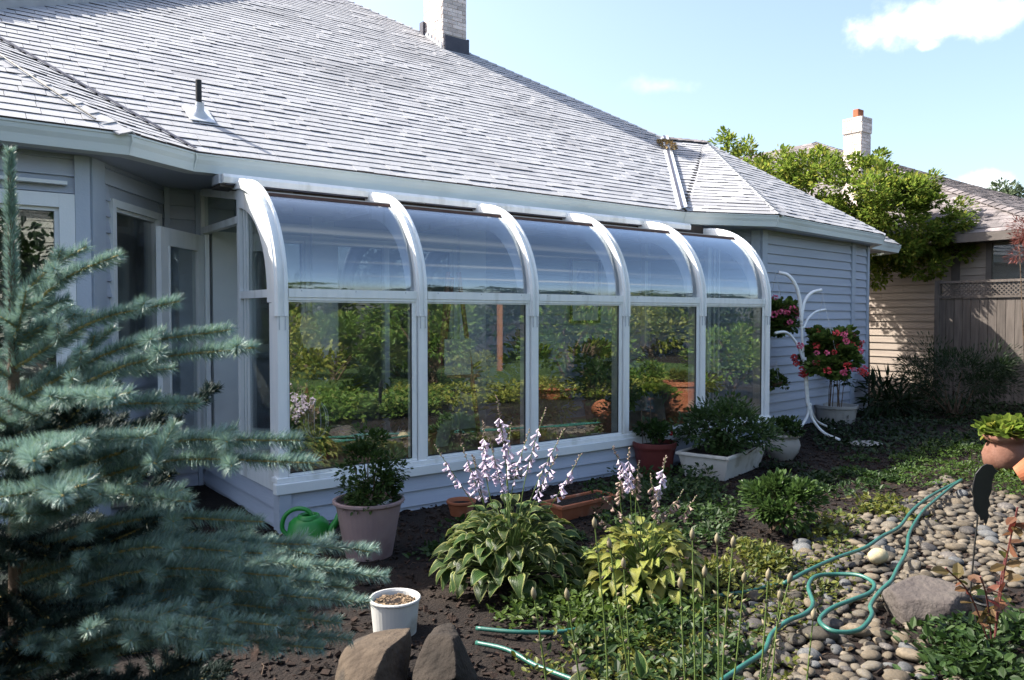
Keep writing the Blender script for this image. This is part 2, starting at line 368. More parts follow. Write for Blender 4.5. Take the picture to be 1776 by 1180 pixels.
def shrub(name, label, cat, base, r, h, n, size, mat, seed=0, shape='oval', group=None, nclump=26, trunk=True, parent=None, cz=None, stems=9, pname='foliage', low=-.5, loc=None):
    t = parent if parent is not None else thing(name, label, cat, loc=base, group=group)
    p, d, cc = crown((0, 0, h * .55 if cz is None else cz), (r, r, h * .5), nclump, n, .34, seed, low)
    keep = p[:, 2] > .02; leaves(pname, p[keep], d[keep], size * (.7 + .6 * rng.random(keep.sum())), mat, t, shape)
    if trunk:
        mb = MB(); rg = random.Random(seed)
        for q in cc[:stems]:
            m = V(q) * .5 + V((0, 0, .1 * h)) + V((rg.uniform(-.1, .1) * r,) * 3)
            mb.tube([V((rg.uniform(-.1, .1) * r, rg.uniform(-.1, .1) * r, 0)), m, V(q)], [.02 * h, .012 * h, .004 * h], 5)
        mb.build('stem' if h < 1.5 else 'trunk', M_BARK, t, fix=False)
    return t
def rockmesh(name, mat, r, sub=2, seed=0, amp=.18, freq=1.3):
    import bmesh
    bm = bmesh.new(); bmesh.ops.create_icosphere(bm, subdivisions=sub, radius=1)
    for v in bm.verts:
        n = mnoise.noise(v.co * freq + V((seed * 7.1, seed * 3.3, seed))) + .4 * mnoise.noise(v.co * freq * 2.7 + V((seed * 7.1, 1, seed)))
        c = v.co * (1 + amp * n); v.co = V((c.x * r[0], c.y * r[1], c.z * r[2]))
    me = D.meshes.new(name); bm.to_mesh(me); bm.free(); me.materials.append(mat)
    me.polygons.foreach_set('use_smooth', [True] * len(me.polygons)); return me
def angular(me, seed, cuts=11, d=(.55, .85), flat=True):
    rg = random.Random(seed); co = np.array([v.co[:] for v in me.vertices]); sc = np.abs(co).max(0); co = co / sc
    for _ in range(cuts):
        n = np.array([rg.gauss(0, 1), rg.gauss(0, 1), rg.gauss(0, .8)]); n /= np.linalg.norm(n); k = rg.uniform(*d); ex = co @ n - k; m = ex > 0; co[m] -= np.outer(ex[m], n) * .93
    me.vertices.foreach_set('co', (co * sc).astype(np.float32).ravel()); me.update()
def inpoly(x, y, poly):
    c = False; j = len(poly) - 1
    for i in range(len(poly)):
        xi, yi = poly[i][:2]; xj, yj = poly[j][:2]
        if (yi > y) != (yj > y) and x < (xj - xi) * (y - yi) / (yj - yi) + xi: c = not c
        j = i
    return c

# ================================================================== SETTING
def ground_z(x, y): return .012 * mnoise.noise(V((x * 1.3, y * 1.3, 0))) + .006 * mnoise.noise(V((x * 5, y * 5, 3)))
gx = np.concatenate([[-150, -60, -25, -12, -7], np.linspace(-5, 12, 120), [14, 18, 25, 40, 80, 150]])
gy = np.concatenate([[-150, -70, -40, -25, -15, -9], np.linspace(-7, 2.5, 80), [4, 8, 14, 30, 70, 150]])
gv = np.array([(x, y, ground_z(x, y) if -5 < x < 12 and -7 < y < 2.5 else 0) for y in gy for x in gx]); nx = len(gx)
gf = np.array([(j * nx + i, j * nx + i + 1, (j + 1) * nx + i + 1, (j + 1) * nx + i) for j in range(len(gy) - 1) for i in range(nx - 1)])
tag(link('ground', np_mesh('ground', gv, gf, M_SOIL, sm=True)), 'dark bare garden soil', kind='structure')
mb = MB(); lawn = [(-14, -22), (18, -22), (18, -9.2), (9, -8.4), (4, -8.8), (-1, -7.9), (-14, -8.3)]
mb.add([(x, y, .02) for x, y in lawn], [tuple(range(7))]); tag(mb.build('lawn', M_LAWN), kind='structure')

H = 2.925; PIT = 8 / 12
house = thing('house', 'blue grey lap sided house with a weathered shingle hip roof behind the glass sunroom', 'house', (0, 2, 0))
def hp(name, mb, mat, parent=None, **kw):
    """build a part given in world coordinates under a parent that sits at an offset"""
    o = mb.build(name, mat, parent if parent is not None else house, **kw)
    root = o.parent
    while root.parent is not None: root = root.parent
    if o.parent is root: o.location = -V(root.location)
    return o

def siding(parent, A, B, z0, z1, e, name='siding_board', mat=None, holes=(), off=None, nrm=None, thick=.030, top=.004):
    """lap boards along plan line A->B, outward normal to the right of A->B; holes = (s0,s1,z0,z1)"""
    mat = mat or M_SIDING; A = V((A[0], A[1], 0)); B = V((B[0], B[1], 0)); L = (B - A).length; d = (B - A) / L
    n = V((d.y, -d.x, 0)); z = z0; out = []
    while z < z1 - .01:
        zt = min(z + e, z1); iv = [(0, L)]
        for s0, s1, h0, h1 in holes:
            if h0 < zt - .02 and h1 > z + .02:
                nv = []
                for a, b in iv:
                    if s1 <= a or s0 >= b: nv.append((a, b)); continue
                    if s0 > a: nv.append((a, s0))
                    if s1 < b: nv.append((s1, b))
                iv = nv
        for a, b in iv:
            # long boards are butted at random joints
            cuts = [a]
            while b - cuts[-1] > 3.8: cuts.append(cuts[-1] + random.uniform(1.8, 3.2))
            cuts.append(b)
            for p, q in zip(cuts, cuts[1:]):
                if q - p < .01: continue
                p0 = A + d * p; q0 = A + d * (q - (.002 if q != b else 0)); up = V((0, 0, 1)); zz = zt + .012
                m = MB().hexa([p0 + n * .001 + up * z, q0 + n * .001 + up * z, q0 + n * thick + up * z, p0 + n * thick + up * z],
                              [p0 + n * .001 + up * zz, q0 + n * .001 + up * zz, q0 + n * top + up * zz, p0 + n * top + up * zz])
                o = m.build(name, mat, parent); o.data.name = name; out.append(o)
        z += e
    return out

# --- walls of the house (plan, outward normal towards the garden)
YL = .93; P_L0 = (-6, YL); P_L1 = (ony(152, 400, YL).x, YL); P_L2 = (-.345, 2.05)
xr = ony(1318, 500, .86).x; xe = ony(1479, 500, 1.17).x
P_R0 = (6.12, 2.05); P_R1 = (xr, .86); P_R2 = (xe, 1.17)
def rayline(px, A, B, py=500):    # where the ray of a column meets the plan line A-B
    d = pray(px, py); e = V((B[0] - A[0], B[1] - A[1])); n = V((-e.y, e.x)); t = (n.x * (A[0] - CAM.x) + n.y * (A[1] - CAM.y)) / (n.x * d.x + n.y * d.y); return CAM + d * t
def cboard(A, B, s0, s1, proud=.042, z0=0.):
    """a trim board on the wall line A->B between distances s0 and s1 (negative s1 counts from B)"""
    A3 = V((*A, 0)); d = (V((*B, 0)) - A3).normalized(); n = V((d.y, -d.x, 0)); p, q = A3 + d * s0, A3 + d * s1
    r4 = (p + n * .002, q + n * .002, q + n * proud, p + n * proud); mb = MB(); mb.hexa([v + V((0, 0, z0)) for v in r4], [v + V((0, 0, WT - .02)) for v in r4]); return hp('corner_board', mb, M_TRIM_BLUE)
_d = pray(1503, 500); _t = (P_R2[1] - CAM.y - .2 * (P_R2[0] - CAM.x)) / (_d.y - .2 * _d.x); P_R3 = ((CAM + _d * _t).x, (CAM + _d * _t).y)
WT = 2.80
def wall(A, B, holes=(), z0=0., z1=WT, e=.125, name='wall', label=None):
    A3 = V((*A, 0)); B3 = V((*B, 0)); d = (B3 - A3).normalized(); n = V((d.y, -d.x, 0)); L = (B3 - A3).length
    mb = MB()
    def slab(s0, s1, a, b):
        if s1 - s0 < .005 or b - a < .005: return
        p = A3 + d * s0; q = A3 + d * s1; mb.hexa([p + V((0, 0, a)), q + V((0, 0, a)), q - n * .12 + V((0, 0, a)), p - n * .12 + V((0, 0, a))],
            [p + V((0, 0, b)), q + V((0, 0, b)), q - n * .12 + V((0, 0, b)), p - n * .12 + V((0, 0, b))])
    hs = sorted(holes); s = 0
    for s0, s1, h0, h1 in hs:
        slab(s, s0, z0, z1); slab(s0, s1, z0, h0); slab(s0, s1, h1, z1); s = s1
    slab(s, L, z0, z1)
    w = hp(name, mb, M_SIDING)
    siding(w, A, B, z0, z1, e, holes=holes)
    return w, d, n
def window(parent, A, d, n, s0, s1, z0, z1, fw=.07, proud=.045, sill=True, mull=(), root=None):
    """frame round an opening with a pane set back; window is a part, frame and pane its sub-parts"""
    A = V((A[0], A[1], 0)); P = lambda s, o, z: A + d * s + n * o + V((0, 0, z))
    def bar(m, a, b, c, e_, o0, o1): m.hexa([P(a, o0, c), P(b, o0, c), P(b, o1, c), P(a, o1, c)], [P(a, o0, e_), P(b, o0, e_), P(b, o1, e_), P(a, o1, e_)])
    w = MB(); bar(w, s0 - .0, s0 + fw, z0, z1, -.06, proud); bar(w, s1 - fw, s1, z0, z1, -.06, proud)
    bar(w, s0 + fw, s1 - fw, z1 - fw, z1, -.058, proud - .003); bar(w, s0 + fw, s1 - fw, z0, z0 + fw, -.058, proud - .003)
    for mm in mull: bar(w, mm - .03, mm + .03, z0 + fw, z1 - fw, -.05, proud - .01)
    o = w.build('window', M_TRIM, parent); o.location = -V(root.location) if (root is not None and parent is root) else (0, 0, 0)
    s_ = MB(); i = fw; t = .028
    for a, b, c, e_ in ((s0 + i, s0 + i + t, z0 + i, z1 - i), (s1 - i - t, s1 - i, z0 + i, z1 - i), (s0 + i + t, s1 - i - t, z1 - i - t, z1 - i), (s0 + i + t, s1 - i - t, z0 + i, z0 + i + t)):
        bar(s_, a, b, c, e_, -.045, .012)
    s_.build('sash', M_TRIM, o)
    g = MB(); bar(g, s0 + i + t, s1 - i - t, z0 + i + t, z1 - i - t, -.022, -.016); g.build('pane', M_GLASS_WIN, o)
    if sill:
        g = MB(); bar(g, s0 - .03, s1 + .03, z0 - .045, z0 - .002, -.02, proud + .03); g.build('sill', M_TRIM, o)
    return o
# left bay, street-parallel face with a wide window
wx0 = -3.6; wx1 = ony(128, 345, YL).x; wz1 = ony(128, 338, YL - .03).z
w1, d1, n1 = wall(P_L0, P_L1, holes=((wx0 + 6, wx1 + 6, .75, wz1),))
window(house, P_L0, d1, n1, wx0 + 6, wx1 + 6, .75, wz1, fw=.10, root=house, mull=(1.2 + wx0 + 6,))
mb = MB(); mb.box(wx0 - .02, YL - .09, wz1 + .06, ony(117, 345, YL - .08).x, YL - .02, wz1 + .085); hp('window_hood', mb, M_TRIM)
# left bay, angled face with the dark casement
A3 = V((*P_L1, 0)); dd = (V((*P_L2, 0)) - A3).normalized()
def along(px, py=500): p = rayline(px, P_L1, P_L2, py); return (V((p.x, p.y, 0)) - A3).dot(dd)
s0 = along(188); s1 = along(274); zt_ = (rayline(190, P_L1, P_L2, 347).z + rayline(272, P_L1, P_L2, 370).z) / 2; zb_ = (rayline(200, P_L1, P_L2, 618).z + rayline(272, P_L1, P_L2, 624).z) / 2
w2, d2, n2_ = wall(P_L1, P_L2, holes=((s0, s1, zb_, zt_),))
window(house, P_L1, d2, n2_, s0, s1, zb_, zt_, fw=.06, root=house)
cboard(P_L0, P_L1, ony(131, 400, YL - .04).x + 6, P_L1[0] + 6 + .014); cboard(P_L1, P_L2, .0, along(176))
# main wall: behind and beside the sunroom
A = (-.345, 2.05); X = lambda x: x + .345
mainholes = ((X(.42), X(1.05), .28, 2.42), (X(1.29), X(2.84), .28, 2.42))
w3, d3, n3 = wall(A, P_R0, holes=mainholes)
def opening(x0, x1, mull=()):
    return window(house, A, d3, n3, X(x0), X(x1), .285, 2.42, fw=.05, root=house, sill=False, mull=[X(m) for m in mull])
opening(.42, 1.05); opening(1.29, 2.84, mull=(1.93,))
for x0, x1 in ((1.05, 1.29), (2.84, 3.21)):
    mb = MB(); mb.box(x0 + .002, 1.96, .285, x1 - .002, 2.05, 2.64); hp('door_casing', mb, M_TRIM)
mb = MB(); mb.box(.42, 1.985, 2.425, 2.84, 2.048, 2.53); hp('door_casing', mb, M_TRIM)
mb = MB(); mb.box(.06, 1.93, .285, .40, 2.03, 2.40); hp('door_casing', mb, M_TRIM)
mb = MB(); mb.box(-.345, 1.99, 0, -.30, 2.045, WT - .02); hp('corner_board', mb, M_TRIM_BLUE)
mb = MB(); mb.box(-.07, 2.0, 0, -.03, 2.045, WT - .02); hp('corner_board', mb, M_TRIM_BLUE)
# the room behind the glass
mb = MB(); mb.box(-.3, 5.6, .0, 8.5, 5.7, WT); mb.box(-.3, 2.2, .1, 8.5, 5.6, .2); mb.box(-.3, 2.2, WT - .05, 8.5, 5.6, WT); mb.box(-.4, 2.2, 0, -.3, 5.7, WT); mb.box(8.5, 2.2, 0, 8.6, 5.7, WT)
hp('inner_room', mb, M_CEIL)
mb = MB(); mb.box(-5.9, 4.0, .0, -.42, 4.1, WT); mb.box(-5.9, 1.1, WT - .05, -1.2, 4.0, WT); mb.box(-1.2, 2.3, WT - .045, -.42, 4.0, WT - .002); mb.box(-5.95, 1.1, 0, -5.85, 4.1, WT); mb.box(-5.9, 1.1, .1, -.42, 4.0, .2)
hp('inner_room', mb, surf('inner_dark', (.13, .12, .11), (.16, .15, .14), 2, .9, 0))
# right bay
w4, d4, n4 = wall(P_R0, P_R1)
w5, d5, n5 = wall(P_R1, P_R2, e=.130)
w6, d6, n6 = wall(P_R2, P_R3, e=.130)
w7, d7, n7 = wall(P_R3, (P_R3[0] + .9, P_R3[1] + 2.6), e=.138)
L4 = (V(P_R1) - V(P_R0)).length; L5 = (V(P_R2) - V(P_R1)).length; L6 = (V(P_R3) - V(P_R2)).length
cboard(P_R1, P_R2, -.012, .12); cboard(P_R0, P_R1, L4 - .12, L4 - .012); cboard(P_R1, P_R2, L5 - .12, L5 + .006); cboard(P_R2, P_R3, L6 - .09, L6 + .01)

# --- gutter swept along the eaves
GP = [V(p) for p in ((-6.5, .605), (-.877, .605), (-.33, .985), (5.62, .985), (6.834, .462), (10.43, .911), (11.0, 1.42), (12.34, 1.607), (12.9, 2.3))]
def offs(k, dist):      # mitred inward offset of gutter vertex k
    def nrm(a, b): d = (b - a).normalized(); return V((-d.y, d.x))
    ns = []
    if k > 0: ns.append(nrm(GP[k - 1], GP[k]))
    if k < len(GP) - 1: ns.append(nrm(GP[k], GP[k + 1]))
    if len(ns) == 1: return GP[k] + ns[0] * dist
    b = (ns[0] + ns[1]).normalized(); return GP[k] + b * (dist / b.dot(ns[0]))
prof = [(0, 0), (.0, -.014), (.006, -.018), (.010, -.05), (.022, -.085), (.030, -.148), (.15, -.150), (.15, -.01), (.142, -.01), (.142, -.14), (.038, -.138), (.022, -.05), (.018, -.014), (.012, -.004)]
for k in range(len(GP) - 1):
    mb = MB(); n = len(prof); a = []; b = []
    for o_, z_ in prof:
        p = offs(k, o_); q = offs(k + 1, o_); a.append((p.x, p.y, H + z_)); b.append((q.x, q.y, H + z_))
    mb.add(a + b, [(i, (i + 1) % n, n + (i + 1) % n, n + i) for i in range(n)] + [tuple(range(n))[::-1], tuple(range(n, 2 * n))])
    hp('gutter', mb, M_GUTTER)
    if 0 < k:   # joint clip at the corner
        mbc = MB(); p = offs(k, -.004); mbc.tube([(p.x, p.y, H - .004), (p.x + .006, p.y + .01, H - .05), (*offs(k, .038), H - .146)], .008, 5); hp('gutter_joint', mbc, M_GUTTER)
# soffit
WP = [(-6.5, YL), P_L1, P_L2, P_R0, P_R1, P_R2, P_R3, (P_R3[0] + .9, P_R3[1] + 2.6)]
IP = [offs(0, .15), offs(1, .15), offs(2, .15), offs(3, .15), offs(4, .15), offs(5, .15), offs(6, .15), offs(7, .15)]
mb = MB()
for k in range(7):
    a, b = IP[k], IP[k + 1]; c, d_ = WP[k + 1], WP[k]
    q = [(a.x, a.y), (b.x, b.y), c, d_]
    mb.add([(x, y, H - .14) for x, y in q] + [(x, y, H - .13) for x, y in q], [(0, 1, 2, 3), (7, 6, 5, 4)])
hp('soffit', mb, M_SIDING)

# --- roof faces and shingles
roof_list = []
UNIT_SH = None
M_BUTT = surf('shingle_butt', (.05, .042, .042), (.08, .068, .066), 20, .9, 0)
M_BUTTN = M_BUTT
def unit_shingle(mat):
    m = MB(); m.hexa([(0, 0, -1.1), (1, 0, -1.1), (1, 1, -.5), (0, 1, -.5)], [(0, 0, 1), (1, 0, 1), (1, 1, .12), (0, 1, .12)])
    me = m.mesh('shingle', mat); me.materials.append(M_BUTT)
    for p in me.polygons:
        if p.normal.y < -.9: p.material_index = 1
    return me
def clip_rows(poly, e, gen):
    """poly: 3D planar convex polygon; calls gen(P, s0, s1, u0) for every row"""
    P = [V(p) for p in poly]; n = V((0, 0, 0))
    for i in range(len(P)): n += (P[i] - P[0]).cross(P[(i + 1) % len(P)] - P[0])
    n.normalize()
    if n.z < 0: n = -n
    sd = V((0, 0, 1)).cross(n).normalized(); up = n.cross(sd)
    O = P[0]; q = [((p - O).dot(sd), (p - O).dot(up)) for p in P]
    u0 = min(b for a, b in q); u1 = max(b for a, b in q); rows = []
    u = u0
    while u < u1 - .3 * e:
        um = min(u + e * .5, u1 - 1e-4); xs = []
        for i in range(len(q)):
            (xa, ya), (xb, yb) = q[i], q[(i + 1) % len(q)]
            if (ya > um) != (yb > um): xs.append(xa + (xb - xa) * (um - ya) / (yb - ya))
        if len(xs) >= 2: rows.append((min(xs), max(xs), u))
        u += e
    return O, sd, up, n, rows
SH = []   # (distance, matrix)
def shingle_face(poly, e=.125, wmin=.15, wmax=.31, store=None, lift=.004):
    O, sd, up, n, rows = clip_rows(poly, e, None)
    for s0, s1, u in rows:
        s = s0; s += 0
        first = True
        while s < s1 - .005:
            w = random.uniform(wmin, wmax) * (random.random() * .6 + .2 if first else 1); first = False
            w = min(w, s1 - s)
            if s1 - s - w < .05: w = s1 - s
            t = .0088; ex = random.choice((0, .0005, .001, .0015, .001, .0048, .0054)) ; du = random.uniform(-.0012, .0012) if random.random() < .97 else random.uniform(-.01, .003); ee = e * 1.12
            base = O + sd * s + up * (u + du) + n * (lift + ex)
            g = min(.004, w * .1)
            M = Matrix(((sd.x * (w - g), up.x * ee, n.x * t, base.x), (sd.y * (w - g), up.y * ee, n.y * t, base.y), (sd.z * (w - g), up.z * ee, n.z * t, base.z), (0, 0, 0, 1)))
            c = base + sd * w / 2; (SH if store is None else store).append(((c - CAM).length, M, c))
            s += w
def deck(name, poly, mat, parent=None, dz=-.0): 
    mb = MB(); mb.add([V(p) + V((0, 0, dz)) for p in poly], [tuple(range(len(poly)))])
    return mb
def Zm(y): return H + (y - .985) * PIT
VT = V((8.083, 3.583, Zm(3.583))); APX = V((8.815, 3.30, 4.64))
main_poly = [(-.33, .985, H), (5.55, .985, H), tuple(VT), (3.1, 8.566, Zm(8.566)), (-5, 8.566, Zm(8.566)), (-5, 7.4, Zm(7.4)), (-1.54, 2.63, Zm(2.63))]
LA = [(-.877, .605, H), (-.33, .985, H), (-1.54, 2.63, Zm(2.63))]
nL = V((0, -PIT, 1)); pa, pb, pc = map(V, LA); nA = (pb - pa).cross(pc - pa); nA = nA if nA.z > 0 else -nA
hd = nL.cross(nA); hd = hd if hd.z > 0 else -hd; hd /= hd.z
hipend = V(LA[0]) + hd * 1.25
LF = [(-6, .605, H), (-.877, .605, H), tuple(hipend), (-6, hipend.y, hipend.z)]
LA2 = [LA[0], LA[1], tuple(V(LA[1]) + (V(LA[2]) - V(LA[1])) * 1.15), tuple(hipend)]
R1 = [(5.55, .985, H), tuple(APX), tuple(VT)]
R2 = [(5.62, .985, H), (6.834, .462, H), tuple(APX)]
R3 = [(6.834, .462, H), (10.43, .911, H), tuple(APX)]
roof_mb = MB()
faces_r = [main_poly, LF, LA2, R1, R2, R3,
           [(10.43, .911, H), (11.0, 1.42, H), tuple(APX)], [(11.0, 1.42, H), (12.34, 1.607, H), tuple(APX)],
           [(12.34, 1.607, H), (12.6, 7.5, H), tuple(APX)], [tuple(VT), (10.68, 9, H), (10.68, 14, H), (3.1, 14, Zm(8.566)), (3.1, 8.566, Zm(8.566))], [tuple(VT), tuple(APX), (12.6, 7.5, H), (10.68, 9, H)],
           [(-5, 8.566, Zm(8.566)), (3.1, 8.566, Zm(8.566)), (3.1, 14, H), (-5, 14, H)]]
for fpoly in faces_r: roof_mb.add([V(p) - V((0, 0, .006)) for p in fpoly], [tuple(range(len(fpoly)))])
roof = hp('roof', roof_mb, M_ROOFDECK, fix=False)
for fp in (main_poly, LF, LA2): shingle_face(fp)
for fp in (R2, R3): shingle_face(fp, e=.135)
shingle_face(R1, e=.135)
for fp in faces_r[6:9]: shingle_face(fp, e=.15)
# raised higher roof at the upper left
zr = lambda x, y: Zm(y) + .13
RA = [(-1.62, 3.30), (1.6, 6.15), (1.6, 8.4), (-5, 8.4), (-5, 3.30)]
mb = MB(); mb.prism([(x, y, zr(x, y) - .15) for x, y in RA], (0, 0, .145)); hp('upper_roof', mb, M_SHINGLE)
shingle_face([(x, y, zr(x, y)) for x, y in RA], e=.14)
def infront(c):
    v = c - CAM; w = v.dot(FW); 
    if w < .1: return False
    px = CX + FPX * v.dot(RT) / w; py = CY - FPX * v.dot(UPV) / w; return -20 < px < 1800 and -20 < py < 1200
SH.sort(key=lambda a: (not infront(a[2]), a[0]))
ush = unit_shingle(M_SHINGLE_BIG)
for dist, M, c in SH[:300]:
    o = D.objects.new('shingle', ush); COL.objects.link(o); o.parent = roof; o.matrix_basis = M
base = np.array([v.co[:] for v in ush.vertices]); fcs = np.array([p.vertices[:] for p in ush.polygons]); BUTT_I = [i for i, p in enumerate(ush.polygons) if p.material_index == 1]
print('BUTT', BUTT_I)
def bake(ms, base, fcs, name, mat, parent, kind='stuff', sm=False):
    Ms = np.array([np.array(m) for m in ms]); P = np.einsum('nij,vj->nvi', Ms[:, :3, :3], base) + Ms[:, None, :3, 3]
    F = fcs[None] + (np.arange(len(ms)) * len(base))[:, None, None]
    o = link(name, np_mesh(name, P.reshape(-1, 3), F.reshape(-1, fcs.shape[1]), mat, sm=sm), parent)
    if name == 'shingle':
        o.data.materials.append(M_BUTT); mi = np.zeros((len(ms), len(fcs)), dtype=np.int32); mi[:, BUTT_I] = 1; o.data.polygons.foreach_set('material_index', mi.ravel())
    if kind: o['kind'] = kind
    return o
bake([m for _, m, _ in SH[300:]], base, fcs, 'shingle', M_SHINGLE, roof)
# ridge caps on hips, metal in valleys
def caps(a, b, step=.17, w=.13, mat=M_SHINGLE, name='ridge_cap', lift=.03):
    a = V(a); b = V(b); L = (b - a).length; d = (b - a) / L; s = 0; mb = MB()
    sd = d.cross(V((0, 0, 1))).normalized(); u = sd.cross(d)
    while s < L:
        e_ = min(s + step * 1.15, L); p = a + d * s + u * (lift + .012); q = a + d * e_ + u * lift
        for sg in (-1, 1):
            o1 = sd * sg * w - u * w * .45
            mb.hexa([p - u * .012, p - u * .012 + o1, q - u * .012 + o1, q - u * .012], [p, p + o1, q + o1, q])
        s += step
    o = mb.build(name, mat, roof); tag(o, kind='stuff'); return o
hiptop = (3.1, 8.566, Zm(8.566))
caps(VT, hiptop, .17, .09, lift=.015); caps((6.834, .462, H), APX, .18, .09, lift=.015); caps((10.43, .911, H), APX, .18, .08, lift=.015); caps(APX, VT, .15, .16, M_NSHINGLE, lift=.03)
caps(LA[0], hipend, .17, .10, lift=.012)
def strip(a, b, w, mat, name, lift=.035, wdir=(1, 0, 0)):
    a = V(a); b = V(b); wd = V(wdir); mb = MB(); u = V((0, 0, lift))
    mb.hexa([a - wd * w + u - V((0, 0, .006)), a + wd * w + u - V((0, 0, .006)), b + wd * w + u - V((0, 0, .006)), b - wd * w + u - V((0, 0, .006))], [a - wd * w + u, a + wd * w + u, b + wd * w + u, b - wd * w + u])
    return mb.build(name, mat, roof)
vb = V((5.55, .985, H)); strip(vb, VT, .085, M_GREYMETAL, 'valley_flashing', .045, (.9, -.3, .25)); strip(vb, VT, .018, M_DARKMETAL, 'valley_flashing', .062, (.9, -.3, .25))
vb2 = V(LA[1]); ve2 = V(LA2[2]); strip(vb2, ve2, .016, M_DARKMETAL, 'valley_flashing', .04, (.8, .3, .2))
mb = MB(); ca = V(onz(165, 217, H + .02)); 
mb.tube([(-3.2, 1.9, Zm(1.9) + .33), (-1.62, .98, H + .30), (ca.x, .64, H + .035)], .007, 5)
# dark tube laid along the left bay roof as an overhead wire's shadow
def onplane(px, py, n, p): d = pray(px, py); return CAM + d * (n.dot(p - CAM) / n.dot(d))
pL = V(LA[0]); w0 = onplane(0, 106, nL, pL) + V((0, 0, .05)); w1_ = onplane(80, 160, nL, pL) + V((0, 0, .045)); w2_ = onplane(166, 216, nL, pL) + V((0, 0, .04))
wdir = (w0 - w1_).normalized(); mb = MB(); mb.tube([w0 + wdir * 1.2, w0, w1_, w2_], .007, 5); o = mb.build('wire_shadow', M_BLACK, roof)
# leaf litter caught in the valley
p, d_ = blob_pts(260, (0, 0, 0), (.10, .14, .05), .3); vd = (VT - vb).normalized(); c0 = vb + vd * (VT - vb).length * .80
lit = leaves('leaf_litter', np.array(c0 + V((0, 0, .09))) + p + np.outer(p[:, 1] * 2.2, np.array(vd)), d_, .06, leafmat('dry_leaf', (.30, .22, .10), (.22, .15, .07), .1), roof); lit['kind'] = 'stuff'

# vent pipe
vp = V((-.124, 1.648, Zm(1.648)))
mb = MB(); mb.tube([vp + V((0, 0, -.02)), vp + V((0, 0, .335))], .026, 14); pipe = mb.build('vent_pipe', M_BLACK, roof)
mb = MB(); mb.lathe([(.034, .12), (.04, .05), (.085, .0), (.10, -.03)], 18, (0, 0, 0)); o = mb.build('flashing', M_GREYMETAL, roof, sm=True); o.location = vp + V((0, 0, .02)); o.rotation_euler = (math.atan(PIT) * .55, 0, 0)
mb = MB(); a = vp + V((-.11, -.13, -.13 * PIT + .03)); mb.prism([a, a + V((.22, 0, 0)), a + V((.22, .26, .26 * PIT)), a + V((0, .26, .26 * PIT))], (0, 0, .006)); mb.build('flashing', M_GREYMETAL, roof)

# chimney with real brickwork
def bricks(x0, y0, x1, y1, z0, z1, bl=.2, bh=.067, proud=.008):
    ms = []; g = .009
    for (ax, ay, bx, by) in ((x0, y0, x1, y0), (x1, y0, x1, y1), (x1, y1, x0, y1), (x0, y1, x0, y0)):
        a = V((ax, ay, 0)); b = V((bx, by, 0)); L = (b - a).length; d = (b - a) / L; n = V((d.y, -d.x, 0)); r = 0; z = z0
        while z < z1 - .01:
            s = -(bl / 2 if r % 2 else 0)
            while s < L:
                p, q = max(s, 0), min(s + bl - g, L)
                if q - p > .02:
                    c = a + d * p; h = min(bh, z1 - z) - g; pr = proud + random.uniform(-.003, .003)
                    ms.append(Matrix(((d.x * (q - p), 0, n.x * pr, c.x), (d.y * (q - p), 0, n.y * pr, c.y), (0, h, 0, z), (0, 0, 0, 1))))
                s += bl
            z += bh; r += 1
    return ms
bb = MB().hexa([(0, 0, -.2), (1, 0, -.2), (1, 1, -.2), (0, 1, -.2)], [(0, 0, 1), (1, 0, 1), (1, 1, 1), (0, 1, 1)])
bbv = np.array(bb.v); bbf = np.array(bb.f)
cx0, cx1, cy0, cy1 = 5.065, 5.54, 5.9, 6.52
mb = MB(); mb.box(cx0, cy0, 5.9, cx1, cy1, 8.2); ch = hp('chimney', mb, M_MORTAR)
bake(bricks(cx0, cy0, cx1, cy1, 6.2, 8.2, .2), bbv, bbf, 'brickwork', M_BRICK, ch)
mb = MB(); mb.box(cx0 - .09, cy0 - .06, 8.2, cx1 + .06, cy1 + .06, 8.3); mb.build('chimney_cap', M_MORTAR, ch)
z1_, z2_ = ony(770, 60, cy0 - .03).z, ony(808, 70, cy0 - .03).z
mb = MB(); mb.prism([(cx0 + .02, cy0 - .02, 6.0), (cx1 + .06, cy0 - .02, 6.0), (cx1 + .03, cy0 - .02, z2_), (cx0 + .02, cy0 - .02, z1_)], (0, -.02, 0)); mb.build('flashing', M_DARKMETAL, ch)
mb = MB(); mb.box(cx1 + .01, cy0 - .03, 6.05, cx1 + .05, cy1, z2_ + .02); mb.box(cx0 - .06, cy1 - .05, 6.2, cx0 + .1, cy1 + .07, 6.83); mb.build('flashing', M_DARKMETAL, ch)
for i in range(5):
    y = cy0 + .02 + i * .11; mb = MB(); mb.box(cx0 - .02 - .002 * i, y, 6.1, cx0 - .006, y + .10, 6.33 + i * .07); mb.build('step_flashing', M_GREYMETAL, ch)

